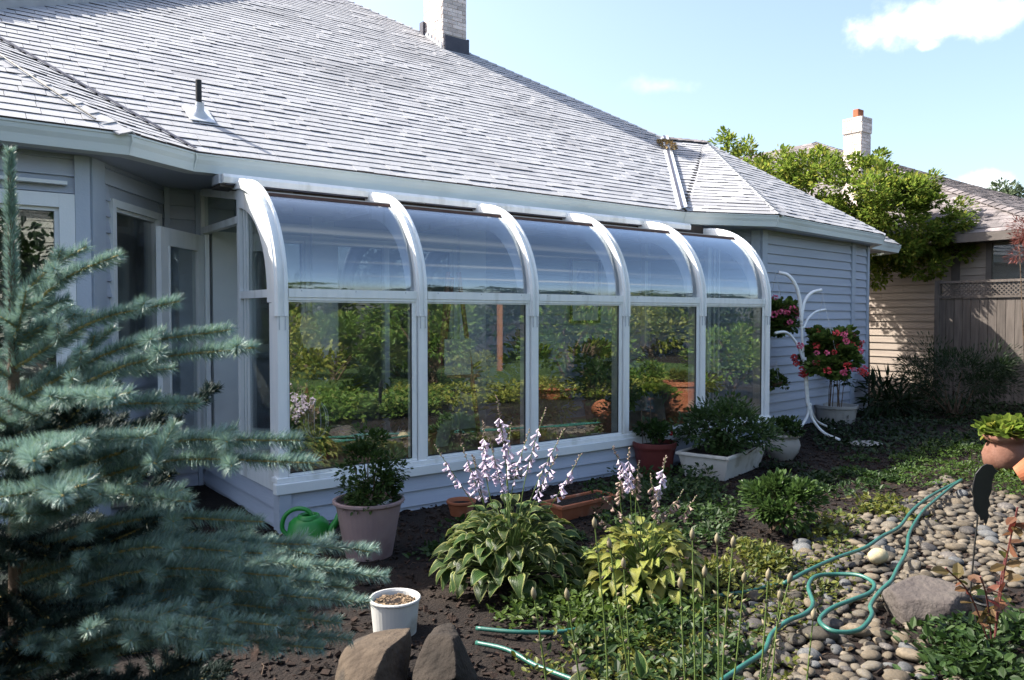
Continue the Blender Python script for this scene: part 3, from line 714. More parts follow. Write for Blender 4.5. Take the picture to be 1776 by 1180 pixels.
# ================================================================== SUNROOM
sun = thing('sunroom', 'glass sunroom with six curved white ribs built against the blue grey house', 'sunroom', (0, 0, 0))
BAY = 1.19; NB = 5; XE = BAY * NB
R0 = .90; YC = .92; ZC = 1.78; ZR = 1.775
def rpath(r, a1=90, z0=1.60, ext=None, n=18):
    pts = [(YC - r, z0)] if z0 is not None else []
    for i in range(n + 1):
        a = math.radians(180 - (180 - a1) * i / n); pts.append((YC + r * math.cos(a), ZC + r * math.sin(a)))
    if ext: pts.append((ext, pts[-1][1] + .02))
    return pts
sect = [(-.052, -.035), (-.052, .026), (-.043, .032), (-.037, .050), (-.017, .050), (-.011, .032), (.011, .032), (.017, .050), (.037, .050), (.043, .032), (.052, .026), (.052, -.035)]
for k in range(NB + 1):
    x = k * BAY; mb = MB(); n = len(sect); paths = [rpath(R0 + r, 90, 1.60, 1.02) for _, r in sect]; m = len(paths[0]); vs = []
    for i in range(m):
        for j in range(n): y, z = paths[j][i]; vs.append((x + sect[j][0], y, z))
    fs = [(i * n + j, i * n + (j + 1) % n, (i + 1) * n + (j + 1) % n, (i + 1) * n + j) for i in range(m - 1) for j in range(n)]
    fs += [tuple(range(n))[::-1], tuple(range((m - 1) * n, m * n))]
    mb.add(vs, fs); mb.build('rib', M_ALU, sun)
    mb = MB(); isec = [(-.032, -.19), (-.032, -.0355), (.032, -.0355), (.032, -.19)]; ip = [rpath(R0 + q_, 93, 1.705, None) for _, q_ in isec]; m = len(ip[0]); vs = [(x + isec[j][0], *ip[j][i]) for i in range(m) for j in range(4)]
    mb.add(vs, [(i * 4 + j, i * 4 + (j + 1) % 4, (i + 1) * 4 + (j + 1) % 4, (i + 1) * 4 + j) for i in range(m - 1) for j in range(4)] + [(3, 2, 1, 0), (4 * m - 4, 4 * m - 3, 4 * m - 2, 4 * m - 1)]); mb.build('inner_rib', M_ALU, sun)
    mb = MB(); mb.box(x - .036, -.018, .40, x + .036, .03, 1.598); mb.box(x - .030, .0302, .40, x + .030, .17, 1.70)
    if 0 < k < NB: pass
    mb.build('post', M_ALU, sun)
    mb = MB()
    for sx in (-.026, .02): mb.box(x + sx, -.026, 1.50, x + sx + .006, -.0175, 1.66)
    mb.build('splice_plate', M_GREYMETAL, sun)
ceil_y = 2.02
for k in range(NB):
    a, b = k * BAY + .054, (k + 1) * BAY - .054
    mb = MB(); mb.box(a, -.012, ZR - .032, b, .06, ZR + .032); mb.box(a, -.004, ZR - .055, b, .04, ZR - .033); mb.build('rail', M_ALU, sun)
    # lower window: frame + pane
    mb = MB(); z0, z1 = .425, ZR - .056
    mb.box(a - .008, .0, z0 - .02, b + .008, .05, z0); mb.box(b - .035, .004, z0 + .002, b + .008, .075, z1); mb.box(a - .008, .004, z0 + .002, a + .004, .075, z1); mb.box(a + .005, .006, z1 - .012, b - .036, .04, z1 - .001)
    mb.build('pane_frame', M_ALU, sun)
    mb = MB(); mb.box(a + .004, .016, z0 + .001, b - .036, .022, z1 - .013); mb.build('lower_pane', M_GLASS_LOW, sun)
    mb = MB(); mb.box(a + .0045, .010, z0 + .0015, b - .036, .0158, z0 + .009); mb.box(b - .044, .010, z0 + .0095, b - .0365, .0158, z1 - .0135); mb.box(a + .0045, .010, z0 + .0095, a + .011, .0158, z1 - .0135); mb.build('gasket', M_BLACK, sun)
    for xs_ in (a + .10, (a + b) / 2, b - .10):
        mb = MB(); mb.lathe([(0, .003), (.004, .0025), (.006, 0)], 8); o_ = mb.build('screw', M_GREYMETAL, sun); o_.location = (xs_, -.0122, ZR + .018); o_.rotation_euler = (PI / 2, 0, 0)
    # curved pane
    mb = MB(); po = rpath(R0 - .018, 122, None, None, 36); pi = rpath(R0 - .024, 122, None, None, 36); m = len(po)
    up_ = .03
    po[0] = po[0]; 
    for P_, fl in ((po, 0), (pi, 1)):
        vs = []
        for y_, z_ in P_: vs += [(a - .006, y_, z_ + up_), (b + .006, y_, z_ + up_)]
        mb.add(vs, [(2 * q, 2 * q + 1, 2 * q + 3, 2 * q + 2)[::(-1 if fl else 1)] for q in range(m - 1)])
    mb.build('curved_pane', M_GLASS_CURVE, sun, sm=True, fix=False)
    # top flashing between glass and house
    mb = MB(); mb.prism([(a - .003, .452, 2.566), (a - .003, .93, 2.606), (a - .003, .93, 2.622), (a - .003, .452, 2.582)], (b - a + .006, 0, 0)); mb.build('top_flashing', surf('beige_flashing', (.50, .46, .42), (.56, .52, .48), 5, .5, .05), sun)
    mb = MB(); mb.prism([(a - .003, .444, 2.548), (a - .003, .4515, 2.548), (a - .003, .4515, 2.572), (a - .003, .444, 2.572)], (b - a + .006, 0, 0)); mb.build('seal', surf('brown_seal', (.12, .06, .05), (.16, .09, .07), 9, .7, .05), sun)
    mb = MB(); mb.box(a - .003, .9305, 2.60, b + .003, .942, 2.755); mb.build('head_board', surf('dark_brown_board', (.035, .027, .022), (.05, .038, .03), 5, .8, .1), sun)
mb = MB(); mb.box(.05, .9425, 2.62, XE - .05, ceil_y, 2.66); mb.build('ceiling_panel', M_CEIL, sun)
for k in range(1, NB):
    mb = MB(); mb.box(k * BAY - .028, .95, 2.56, k * BAY + .028, ceil_y, 2.619); mb.build('rafter', M_ALU, sun)
for k in range(5):
    mb = MB(); mb.lathe([(.0, -.05), (.04, -.05), (.055, -.03), (.06, 0)], 16, (.62 + k * BAY, 1.5, 2.619)); mb.build('ceiling_light', M_TRIM, sun, sm=True)
    if k < 4:
        mb = MB(); mb.lathe([(.0, -.05), (.04, -.05), (.055, -.03), (.06, 0)], 16, (1.05 + k * BAY, 1.2, 2.619)); mb.build('ceiling_light', M_TRIM, sun, sm=True)
# sill and base wall
mb = MB(); mb.box(-.055, -.03, .365, XE + .055, .09, .403); mb.build('sill', M_ALU, sun, bevel=.004)
mb = MB(); mb.box(-.07, -.055, .285, XE + .07, .02, .3645); mb.build('sill_board', M_TRIM, sun, bevel=.006)
mb = MB(); mb.box(-.0, .0, 0, XE, .09, .2845); mb.box(-.0, .091, 0, .09, 2.0, .2845); mb.box(XE - .09, .091, 0, XE, 2.0, .2845)
bw = mb.build('base_wall', M_SIDING, sun)
siding(bw, (0, 0), (XE, 0), -.09, .284, .125)
siding(bw, (0, 2.0), (0, 0.0), -.09, .284, .125); siding(bw, (XE, 0), (XE, 1.9), -.09, .284, .125)
mb = MB(); mb.box(-.042, -.04, -.02, .05, -.002, .283); mb.box(-.042, -.0019, -.02, -.002, .08, .283); mb.build('corner_board', M_TRIM_BLUE, sun)
mb = MB(); mb.box(XE - .05, -.04, -.02, XE + .042, -.002, .283); mb.build('corner_board', M_TRIM_BLUE, sun)
mb = MB(); mb.box(.1, .1, .22, XE - .1, 2.0, .28); mb.build('tiled_floor', M_FLOORT, sun)
# crawl-space vent in the base wall
a = ony(878, 824, -.02); b = ony(908, 824, -.02)
mb = MB(); x0, x1, z0, z1 = a.x, b.x, .10, .245
mb.box(x0, -.04, z0, x1, -.021, z0 + .02); mb.box(x0, -.04, z1 - .02, x1, -.021, z1); mb.box(x0, -.04, z0 + .021, x0 + .025, -.021, z1 - .021); mb.box(x1 - .025, -.04, z0 + .021, x1, -.021, z1 - .021)
vent = mb.build('vent', M_TRIM, sun)
mb = MB(); mb.box(x0 + .025, -.024, z0 + .02, x1 - .025, -.021, z1 - .02); mb.build('vent_backing', M_BLACK, vent)
mb = MB()
for i in range(5): mb.box(x0 + .026, -.034, z0 + .03 + i * .02, x1 - .026, -.026, z0 + .036 + i * .02)
mb.build('vent_grille', surf('brass_grille', (.30, .27, .2), (.36, .32, .25), 8, .5, .05), vent)
# end walls
for side, X0 in ((-1, 0.), (1, XE)):
    o0, o1 = (X0 - .03, X0 + .03)
    mb = MB(); mb.box(o0, .86, .285, o1, .92, 2.64); mb.build('end_post', M_ALU, sun)
    mb = MB(); mb.box(o0 + .004, .035, ZR - .03, o1 - .004, .859, ZR + .03); mb.build('end_rail', M_ALU, sun)
    mb = MB(); mb.box(o0 + .004, .035, .404, o1 - .004, .859, .44); mb.box(o0 + .004, .035, .285, o1 - .004, .859, .4035); mb.build('end_sill', M_ALU, sun)
    pts = [(y, z) for y, z in rpath(R0 - .035, 104, None, None, 14)]
    poly = [(X0 + .006, y, z) for y, z in pts if y < .86] + [(X0 + .006, .86, 2.62), (X0 + .006, .86, ZR + .03), (X0 + .006, .06, ZR + .03)]
    poly = [(X0 + .006, .06, ZR + .03)] + [(X0 + .006, y, z) for y, z in pts if y < .86 and z > ZR + .04] + [(X0 + .006, .86, 2.62), (X0 + .006, .86, ZR + .03)]
    mb = MB(); mb.prism(poly, (-.006, 0, 0)); mb.build('end_pane', M_GLASS_WIN, sun)
    mb = MB(); mb.box(X0 - .003, .04, .441, X0 + .003, .858, ZR - .031); mb.build('end_pane', M_GLASS_WIN, sun)
    for yy in (.70, .77):
        mb = MB(); mb.box(X0 - .018, yy, .441, X0 - .004, yy + .018, 2.5 if yy < .72 else 2.55); mb.build('end_frame', M_ALU, sun)
    # transom
    mb = MB(); mb.beam((X0, .921, 2.60), (X0, 2.0, 2.765), .05, .07); mb.box(o0 + .002, .921, 2.37, o1 - .002, 1.96, 2.43); mb.build('transom_frame', M_ALU, sun)
    mb = MB(); mb.prism([(X0, .93, 2.431), (X0, 1.96, 2.431), (X0, 1.96, 2.72), (X0, .93, 2.57)], (.005, 0, 0)); mb.build('transom_pane', M_GLASS_WIN, sun)
    mb = MB(); mb.box(o0, 1.961, .285, o1, 2.04, 2.76); mb.build('end_post', M_ALU, sun)
mb = MB(); mb.box(XE - .003, .921, .3, XE + .003, 1.96, 2.37); mb.build('end_pane', M_GLASS_WIN, sun)
mb = MB(); mb.box(-.02, .921, .285, .02, 1.96, .305); mb.build('threshold', M_GREYMETAL, sun)
mb = MB(); mb.box(-.016, 1.90, .306, .022, 1.9605, 2.369); mb.build('door_jamb', M_ALU, sun)
# open door
dv = V((-.64, -.77, 0)).normalized(); dn = V((dv.y, -dv.x, 0)); h0 = V((-.03, 1.96, 0)); Wd = .80
def dbox(m, s0, s1, z0, z1, o0, o1):
    P = lambda s, o, z: h0 + dv * s + dn * o + V((0, 0, z))
    m.hexa([P(s0, o0, z0), P(s1, o0, z0), P(s1, o1, z0), P(s0, o1, z0)], [P(s0, o0, z1), P(s1, o0, z1), P(s1, o1, z1), P(s0, o1, z1)])
mb = MB(); dbox(mb, .0, .12, .31, 2.35, -.022, .022); dbox(mb, Wd - .13, Wd, .31, 2.35, -.022, .022); dbox(mb, .121, Wd - .131, 2.20, 2.35, -.022, .022); dbox(mb, .121, Wd - .131, .31, .56, -.022, .022)
door = mb.build('door', M_ALU, sun)
mb = MB(); dbox(mb, .12, Wd - .13, .56, 2.2, -.004, .002); mb.build('door_pane', M_GLASS_WIN, door)
mb = MB(); dbox(mb, .12, .135, .56, 2.2, -.03, .03); dbox(mb, Wd - .145, Wd - .13, .56, 2.2, -.03, .03); mb.build('glazing_bead', M_ALU, door)
mb = MB(); dbox(mb, Wd - .085, Wd - .045, 1.18, 1.36, .0225, .032); dbox(mb, Wd - .075, Wd - .055, 1.2, 1.225, .032, .06); dbox(mb, Wd - .075, Wd - .055, 1.32, 1.345, .032, .06); dbox(mb, Wd - .075, Wd - .055, 1.2, 1.345, .0605, .075); mb.build('handle', M_GREYMETAL, door)
# awning cassette under the gutter
aw = thing('awning', 'closed white awning cassette fixed under the gutter above the curved glass', 'awning', (0, .9, 2.7))
mb = MB(); x0, x1 = -.15, 5.58
mb.prism([(x0, .86, 2.685), (x0, .855, 2.735), (x0, .875, 2.762), (x0, 1.02, 2.762), (x0, 1.02, 2.685)], (x1 - x0, 0, 0)); hp('cassette', mb, M_ALU, aw, bevel=.004)
mb = MB(); mb.box(x0 + .02, .872, 2.673, 1.25, .886, 2.6845); mb.box(1.75, .872, 2.673, 4.1, .886, 2.6845); mb.box(4.5, .872, 2.673, x1 - .02, .886, 2.6845); hp('front_bar', mb, M_DARKMETAL, aw)
mb = MB(); mb.box(x0 - .025, .9, 2.685, x0 - .001, 1.1, 2.76); hp('end_cap', mb, M_GREYMETAL, aw)
mb = MB(); mb.box(x0 - .012, .91, 2.66, x0 + .6, 1.15, 2.684) ; hp('arm', mb, surf('dark_brown_metal', (.06, .05, .045), (.08, .07, .06), 7, .6, .05), aw)
for k in range(NB + 1):
    mb = MB(); x = k * BAY; mb.prism([(x - .02, .80, 2.735), (x - .02, 1.0, 2.69), (x - .02, 1.0, 2.7), (x - .02, .85, 2.7)], (.04, 0, 0)); 
# small white lamp on the angled wall
q = V((*P_R1, 0)) - d4 * .33 + n4 * .03; lp = thing('wall_lamp', 'small white box lamp on the angled house wall right of the sunroom', 'lamp', (q.x, q.y, 2.43))
mb = MB(); mb.box(-.04, -.03, -.07, .04, .03, .07); o = mb.build('lamp_body', M_TRIM, lp, bevel=.01); mb = MB(); mb.box(-.03, -.05, -.06, .03, -.031, .03); mb.build('lamp_shade', M_WHITEPOT, lp)

# ================================================================== NEIGHBOUR TO THE EAST
nh = thing('neighbour_house', 'tan sided neighbouring house with brown shingle roof and pale brick chimney behind the fence', 'house', (14.3, 4, 0))
NX = 14.2; HN = 3.16
mb = MB(); mb.box(NX, -1.2, 0, NX + .12, 12, 3.2); mb.box(NX + .12, -1.2, 0, 22, -1.1, 3.2); mb.box(NX + .12, 11.9, 0, 22, 12, 3.2); nw = hp('wall', mb, M_NSIDING, nh)
wy0, wy1 = onx(1776, 440, NX).y, onx(1716, 440, NX).y
siding(nw, (NX, 12), (NX, -1.2), 0, 3.05, .15, mat=M_NSIDING, holes=((12 - wy1, 12 + 1.0, 1.9, 2.95),))
mb = MB(); q = onx(1660, 400, NX).y; mb.box(NX - .04, q - .08, 0, NX - .021, q + .08, 3.0); hp('corner_board', mb, M_NTRIM, nh)
mb = MB(); mb.box(NX - .05, wy1 - .06, 1.85, NX - .002, wy1 + .04, 3.0); mb.box(NX - .05, -1.1, 1.85, NX - .002, wy1 - .061, 1.93); nwin = hp('window', mb, M_NTRIM, nh)
mb = MB(); mb.box(NX - .012, -1.1, 1.931, NX - .006, wy1 - .061, 2.95); mb.build('pane', M_GLASS_WIN, nwin)
mb = MB(); mb.box(NX - .62, -1.7, HN - .16, NX - .56, 12.5, HN); mb.box(NX - .56, -1.76, HN - .16, 22, -1.70, HN); hp('fascia', mb, M_NTRIM, nh)
mb = MB(); mb.box(NX - .559, -1.69, HN - .15, NX, 12, HN - .13); hp('soffit', mb, M_NTRIM, nh)
Pn = V((NX - .6, -1.7, HN)); pitn = .667
def onN(px, py):
    n = V((-pitn, 0, 1)); d = pray(px, py); return CAM + d * (n.dot(Pn - CAM) / n.dot(d))
e1, e2 = onN(1776, 372), onN(1530, 288); hpd = (e2 - e1); c0 = e1 - hpd * ((e1.x - Pn.x) / hpd.x); top = e1 + hpd * 1.75
polyN = [tuple(c0), (Pn.x, 12.5, HN), (top.x, 12.5, top.z), tuple(top)]
mb = MB(); mb.add([V(p) - V((0, 0, .01)) for p in polyN], [(0, 1, 2, 3)]); mb.add([V(c0), V(top), V((26, c0.y - .2, HN))], [(0, 1, 2)])
nroof = hp('roof', mb, M_ROOFDECK, nh, fix=False)
ST = []; shingle_face(polyN, e=.15, wmin=.2, wmax=.4, store=ST, lift=.0); shingle_face([tuple(c0), (26, c0.y - .2, HN), tuple(top)], e=.16, wmin=.2, wmax=.4, store=ST, lift=.012)
off_n = -V(nh.location)
o = bake([m for _, m, _ in ST], base, fcs, 'shingle', M_NSHINGLE, nroof)
caps_parent = nroof
def caps2(a, b, w, mat, parent):
    mb = MB(); a = V(a); b = V(b); L = (b - a).length; d = (b - a) / L; sd = d.cross(V((0, 0, 1))).normalized(); u = sd.cross(d); s = 0
    while s < L:
        p = a + d * s + u * .05; q = a + d * min(s + .25, L) + u * .03
        for sg in (-1, 1): mb.hexa([p - u * .01, p + sd * sg * w - u * (.01 + w * .4), q + sd * sg * w - u * (.01 + w * .4), q - u * .01], [p, p + sd * sg * w - u * w * .4, q + sd * sg * w - u * w * .4, q])
        s += .2
    o = mb.build('ridge_cap', mat, parent); o['kind'] = 'stuff'
caps2(c0, top, .12, M_NSHINGLE, nroof)
# its chimney
dc = 17.5; cc = ond(1493, 300, dc)
def pxx(p): v = V(p) - CAM; return CX + FPX * v.dot(RT) / v.dot(FW)
wy = .3
while pxx((cc.x, cc.y + wy, 5)) > 1464: wy += .02
wx = .2
while pxx((cc.x + wx, cc.y, 5)) < 1509: wx += .02
ztop = ond(1493, 203, dc).z; mb = MB(); mb.box(cc.x, cc.y, 3.5, cc.x + wx, cc.y + wy, ztop); nch = hp('chimney', mb, M_MORTAR, nh)
ms = bricks(cc.x, cc.y, cc.x + wx, cc.y + wy, 4.0, ztop - .36, .22, .075); bake(ms, bbv, bbf, 'brickwork', M_BRICK, nch)
ms = bricks(cc.x - .015, cc.y - .015, cc.x + wx + .015, cc.y + wy + .015, ztop - .33, ztop + .02, .22, .075); mb = MB(); mb.box(cc.x - .015, cc.y - .015, ztop - .34, cc.x + wx + .015, cc.y + wy + .015, ztop + .01); mb.build('chimney_crown', M_MORTAR, nch); bake(ms, bbv, bbf, 'brickwork', M_BRICK, nch)
mb = MB(); mb.box(cc.x + .08, cc.y + .12, ztop, cc.x + wx - .08, cc.y + wy * .62, ztop + .22); mb.build('flue', M_TERRA, nch, bevel=.02)

# fence
fx = 13.3; fy0 = onx(1622, 500, fx).y; fz = 2.24
fence = thing('fence', 'weathered wooden board fence with a lattice top beside the tan house', 'fence', (fx, fy0, 0))
y = fy0 - .06; i = 0
while y > -5.2:
    mb = MB(); z = 1.93 + random.uniform(-.006, .006); mb.box(fx, y - .138, .03, fx + .02 + random.uniform(-.003, .003), y, z); hp('fence_board', mb, M_FENCE, fence); y -= .146; i += 1
for py_ in [fy0 - 2.4 * q for q in range(3)]:
    mb = MB(); mb.box(fx - .02, py_ - .09, 0, fx + .09, py_, 2.28); hp('post', mb, M_FENCE, fence)
for z in (1.94, 2.22):
    mb = MB(); mb.box(fx - .03, -5.2, z, fx + .05, fy0 - .095, z + .045); hp('rail', mb, M_FENCE, fence)
mb = MB(); y = fy0 - .1
while y > -5.2:
    for sg in (-1, 1):
        a = V((fx + .004 * sg, y, 1.986)); b = V((fx + .004 * sg, y - .234, 2.219)) if sg > 0 else V((fx + .004 * sg, y, 2.219)); 
        if sg < 0: a = V((fx - .004, y - .234, 1.986))
        mb.beam(a, b, .006, .022, (1, 0, 0)) if False else mb.beam(a, b, .022, .006, (1, 0, 0))
    y -= .075
hp('lattice', mb, M_FENCE, fence)

# ================================================================== TREES AND SHRUBS BEHIND
L_TREE = leafmat('tree_leaf', (.09, .15, .022), (.19, .245, .04), .6, c3=(.26, .27, .05), rough=.65, spec=.2)
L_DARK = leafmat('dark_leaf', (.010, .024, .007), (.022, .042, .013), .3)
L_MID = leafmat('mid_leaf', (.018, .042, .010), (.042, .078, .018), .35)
L_YEL = leafmat('yellow_leaf', (.09, .105, .018), (.15, .155, .03), .4, c3=(.055, .085, .018))
L_RED = leafmat('maroon_leaf', (.12, .035, .03), (.20, .06, .045), .35)
L_GREY = leafmat('greyish_leaf', (.09, .13, .07), (.14, .18, .10), .35)
def sprawling(name, label, cat, base, blobs, n, size, mat, seed, trunks, group=None, shape='oval', per=14, spray=0, nst=99):
    t = thing(name, label, cat, base, group=group); B = V(base); P = []; Q = []; ends = []
    for i, (c, r) in enumerate(blobs):
        k = int(n * (r[0] * r[2]) / sum(q[1][0] * q[1][2] for q in blobs))
        p, d, cc = crown(V(c) - B, r, per, k, .36, seed + i, -.75); P.append(p); Q.append(d); ends += [V(q) for q in cc[:2]]
    P = np.vstack(P); Q = np.vstack(Q)
    leaves('crown', P, Q, size * (.65 + .7 * rng.random(len(P))), mat, t, shape)
    mb = MB(); rg = random.Random(seed)
    for e_ in sorted(ends, key=lambda q: -q.z)[:nst]:
        f = V((e_.x * .3, e_.y * .3, e_.z * .45)) + V((rg.uniform(-.1, .1), rg.uniform(-.1, .1), 0))
        mb.tube([V((0, 0, e_.z * .18)), f, e_ * .8 + f * .2, e_], [trunks * .3, trunks * .2, trunks * .1, trunks * .03], 5)
    mb.tube([V((0, 0, -.05)), V((.02, .01, ends[0].z * .2)), V((0, .02, ends[0].z * .4))], [trunks * 1.1, trunks * .8, trunks * .6], 8)
    mb.build('trunk', M_BARK, t, fix=False); return t
def bl(px, py, dep, r, rz=None): p = ond(px, py, dep); return (tuple(p), (r, r, rz or r * .8))
tb = ond(1500, 640, 14.9); tb.z = 0
def bm_(px, py, dep, r, rz=None): return bl(px, py, max(dep, 14.0) * 1.09, r * 1.09, rz and rz * 1.09)
sprawling('shade_tree', 'bright green leafy tree between the two houses with branches over the right eave', 'tree', tuple(tb),
    [bm_(1262, 262, 16.5, .32, .42), bm_(1300, 285, 16, .34, .4), bm_(1345, 300, 15.5, .5, .5), bm_(1400, 315, 15, .6, .55), bm_(1455, 335, 14.5, .65, .6), bm_(1515, 350, 14, .7, .65),
     bm_(1560, 385, 13.4, .75, .7), bm_(1610, 380, 13.5, .6, .55), bm_(1655, 400, 13.2, .42, .38), bm_(1550, 430, 13, .6, .42), bm_(1620, 430, 13, .5, .38), bm_(1500, 300, 14.6, .45, .35), bm_(1580, 325, 14, .42, .3), bm_(1535, 470, 12.9, .3, .35), bm_(1660, 430, 13, .35, .3), bm_(1480, 400, 13.8, .6, .5), bm_(1590, 460, 12.8, .5, .28), bm_(1376, 362, 15.2, .75, .6), bm_(1425, 385, 14.9, .65, .5), bm_(1450, 290, 15, .3, .25), bm_(1520, 430, 13.2, .5, .4)],  # includes unseen foliage behind the roof, added to dapple the tan wall
    36000, .085, L_TREE, 3, .10, nst=7)
tb = ond(1742, 400, 32); tb.z = 0
sprawling('distant_tree', 'small pale green tree top far behind the neighbouring roof', 'tree', tuple(tb), [bl(1730, 345, 32, .8, .5), bl(1755, 352, 32, .7, .5), bl(1742, 330, 32, .45, .4)], 1500, .16, L_GREY, 5, .1)
tb = ond(1800, 640, 11.5); tb.z = 0
sprawling('japanese_maple', 'dark red maple leaning in at the right edge before the neighbouring window', 'tree', tuple(tb), [bl(1788, 430, 11.5, .26, .26), bl(1812, 395, 11.5, .42, .33), bl(1815, 470, 11.5, .33, .25), bl(1775, 410, 11.6, .14, .12)], 2600, .07, L_RED, 8, .05, shape='narrow')
b = ond(1655, 690, 12.2); b.z = 0
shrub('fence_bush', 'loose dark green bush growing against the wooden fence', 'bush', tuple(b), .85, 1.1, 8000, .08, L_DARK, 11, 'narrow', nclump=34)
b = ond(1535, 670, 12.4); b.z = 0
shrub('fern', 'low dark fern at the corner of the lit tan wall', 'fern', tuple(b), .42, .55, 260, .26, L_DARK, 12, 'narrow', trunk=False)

# ------------------------------------------------------------------ reflected side of the garden (south)
L_REF = leafmat('sunny_leaf', (.09, .17, .03), (.17, .26, .05), .45, c3=(.22, .26, .06)); L_REF2 = leafmat('golden_leaf', (.22, .24, .04), (.32, .32, .07), .45, c3=(.14, .2, .04))
def mir(px, py, z=0.): p = onz(px, py, z); return (p.x, -p.y, 0)
for i in range(13):
    x = -10 + i * 3.4; y = -15.5 - (i % 3) * .7
    sprawling('evergreen_tree', 'dark evergreen in the far row mirrored in the panes', 'tree', (x, y, 0),
        [((x, y, 1.0), (2.0, 1.2, 1.1)), ((x + .2, y, 2.2), (1.8, 1.1, 1.1)), ((x, y, 3.3), (1.2, .9, .9 + .4 * (i % 2)))], 3200, .21, (L_MID, L_TREE, L_DARK, L_MID)[i % 4], 40 + i, .12, group='evergreens across the garden')
for i, (pt, r, h, mat, lab, sz) in enumerate((
    (mir(580, 660), .95, 1.5, L_REF, 'round sunlit green shrub mirrored in the first big pane', .11),
    (mir(690, 655), .8, 1.25, L_REF, 'broad leafy green shrub mirrored near the first post', .15),
    (mir(640, 700), .45, .5, L_MID, 'low leafy plant mirrored low in the first pane', .09),
    (mir(820, 672), .55, .75, L_REF2, 'small yellow green shrub mirrored in the second pane', .07),
    (mir(1040, 655), 1.0, 1.35, L_REF2, 'wide golden green maple bush mirrored in the third pane', .09),
    (mir(1130, 680), .45, .55, L_REF, 'green plant mirrored in the fourth pane', .08),
    (mir(1270, 690), .8, 1.3, L_REF, 'tall green bush mirrored in the last pane', .09),
    (mir(1030, 690), .5, .8, L_DARK, 'dark leafy bush mirrored below the golden maple', .09),
    ((9.5, -7.5, 0), 1.3, 2.0, L_REF, 'broad bright green shrub mirrored behind the terracotta tub', .12), ((12.8, -9.5, 0), 1.6, 2.3, L_REF2, 'tall golden leafy shrub mirrored at the end of the panes', .12),
    ((7.4, -10.2, 0), 1.4, 2.1, L_REF, 'tall green shrub at the lawn edge mirrored in the third pane', .12), ((3.2, -9.0, 0), 1.0, 1.5, L_REF2, 'golden bush at the lawn edge mirrored in the second pane', .10))):
    if i == 0: L_TREE_ = L_TREE
    shrub('garden_shrub', lab, 'shrub', pt, r, h, 2600 if r > .6 else 1300, sz, mat, 60 + i)
for i, (px, py, d_, h) in enumerate(((1182, 712, .56, .50), (965, 690, .95, .22))):
    pt = mir(px, py); t = thing('garden_pot', ['tall terracotta tub of flowers mirrored in the fourth pane', 'wide shallow terracotta bowl mirrored in the third pane', 'round terracotta pot mirrored in the last pane'][i], 'pot', pt)
    mb = MB(); r = d_ / 2; mb.lathe([(0, 0), (r * .78, 0), (r * .96, h * .84), (r * 1.05, h * .85), (r * 1.05, h), (r * .95, h), (r * .9, h * .85), (0, h * .84)], 28); mb.build('pot_body', M_TERRA, t, sm=False)
    shrub('x', '', '', (0, 0, 0), r * .8, h * .5, 350, .06, L_YEL if i != 2 else L_TREE, 80 + i, parent=t, cz=h * 1.05, trunk=False, low=0)
for i, (px, py) in enumerate(((735, 640), (868, 645))):
    pt = mir(px, py); t = thing('garden_post', ['slim brown wooden post mirrored beside the first post', 'reddish brown wooden post mirrored in the second pane'][i], 'post', pt)
    mb = MB(); mb.box(-.06, -.06, 0, .06, .06, 2.6); mb.build('post_shaft', surf('cedar_wood', (.26, .11, .05), (.33, .15, .07), 5, .7, .2, stretch=(6, 6, .6)), t, bevel=.006); mb = MB(); mb.box(-.08, -.08, 2.6, .08, .08, 2.65); mb.build('post_cap', MATS['cedar_wood'], t)
# pale house to the south that shows in the left bay window
sh = thing('south_house', 'pale sided house across the garden, mirrored in the left bay window', 'house', (-3, -18, 0))
mb = MB(); mb.box(-9, -22, 0, 1.2, -18, 5.0); hp('wall', mb, surf('pale_siding', (.62, .60, .52), (.68, .66, .58), 3, .7, .1), sh)
siding(sh, (1.2, -18), (-9, -18), .1, 5.0, .2, mat=MATS['pale_siding'])
for o in sh.children:
    if o.name.startswith('siding'): o.location = -V(sh.location)
mb = MB(); mb.prism([(-9.6, -17.2, 2.6), (-9.6, -18, 3.1), (-9.6, -18, 3.0), (-9.6, -17.2, 2.5)], (8.6, 0, 0)); mb.prism([(-9.6, -17.5, 4.95), (-9.6, -20, 6.6), (-9.6, -22.5, 4.95)], (11.3, 0, 0)); hp('roof', mb, M_NSHINGLE, sh)

# ================================================================== NEAR GARDEN
# bark mulch
def scatter_chips(n, x0, x1, y0, y1, s0, s1, name, mat, label):
    ms = []
    for i in range(n):
        x = random.uniform(x0, x1); y = random.uniform(y0, y1); s = random.uniform(s0, s1)
        R_ = Matrix.Rotation(random.uniform(0, 6.28), 4, 'Z') @ Matrix.Rotation(random.gauss(0, .35), 4, 'X') @ Matrix.Rotation(random.gauss(0, .35), 4, 'Y')
        ms.append(Matrix.Translation((x, y, ground_z(x, y) + random.uniform(.0, .012))) @ R_ @ Matrix.Diagonal((s, s * random.uniform(.3, .7), s * random.uniform(.1, .3), 1)))
    m = MB().box(-.5, -.5, -.5, .5, .5, .5); o = bake(ms, np.array(m.v), np.array(m.f), name, mat, None); tag(o, label)
scatter_chips(17000, -1.2, 8.5, -4.6, 1.0, .014, .045, 'bark_mulch', M_CHIP, 'dark brown bark mulch covering the bed')

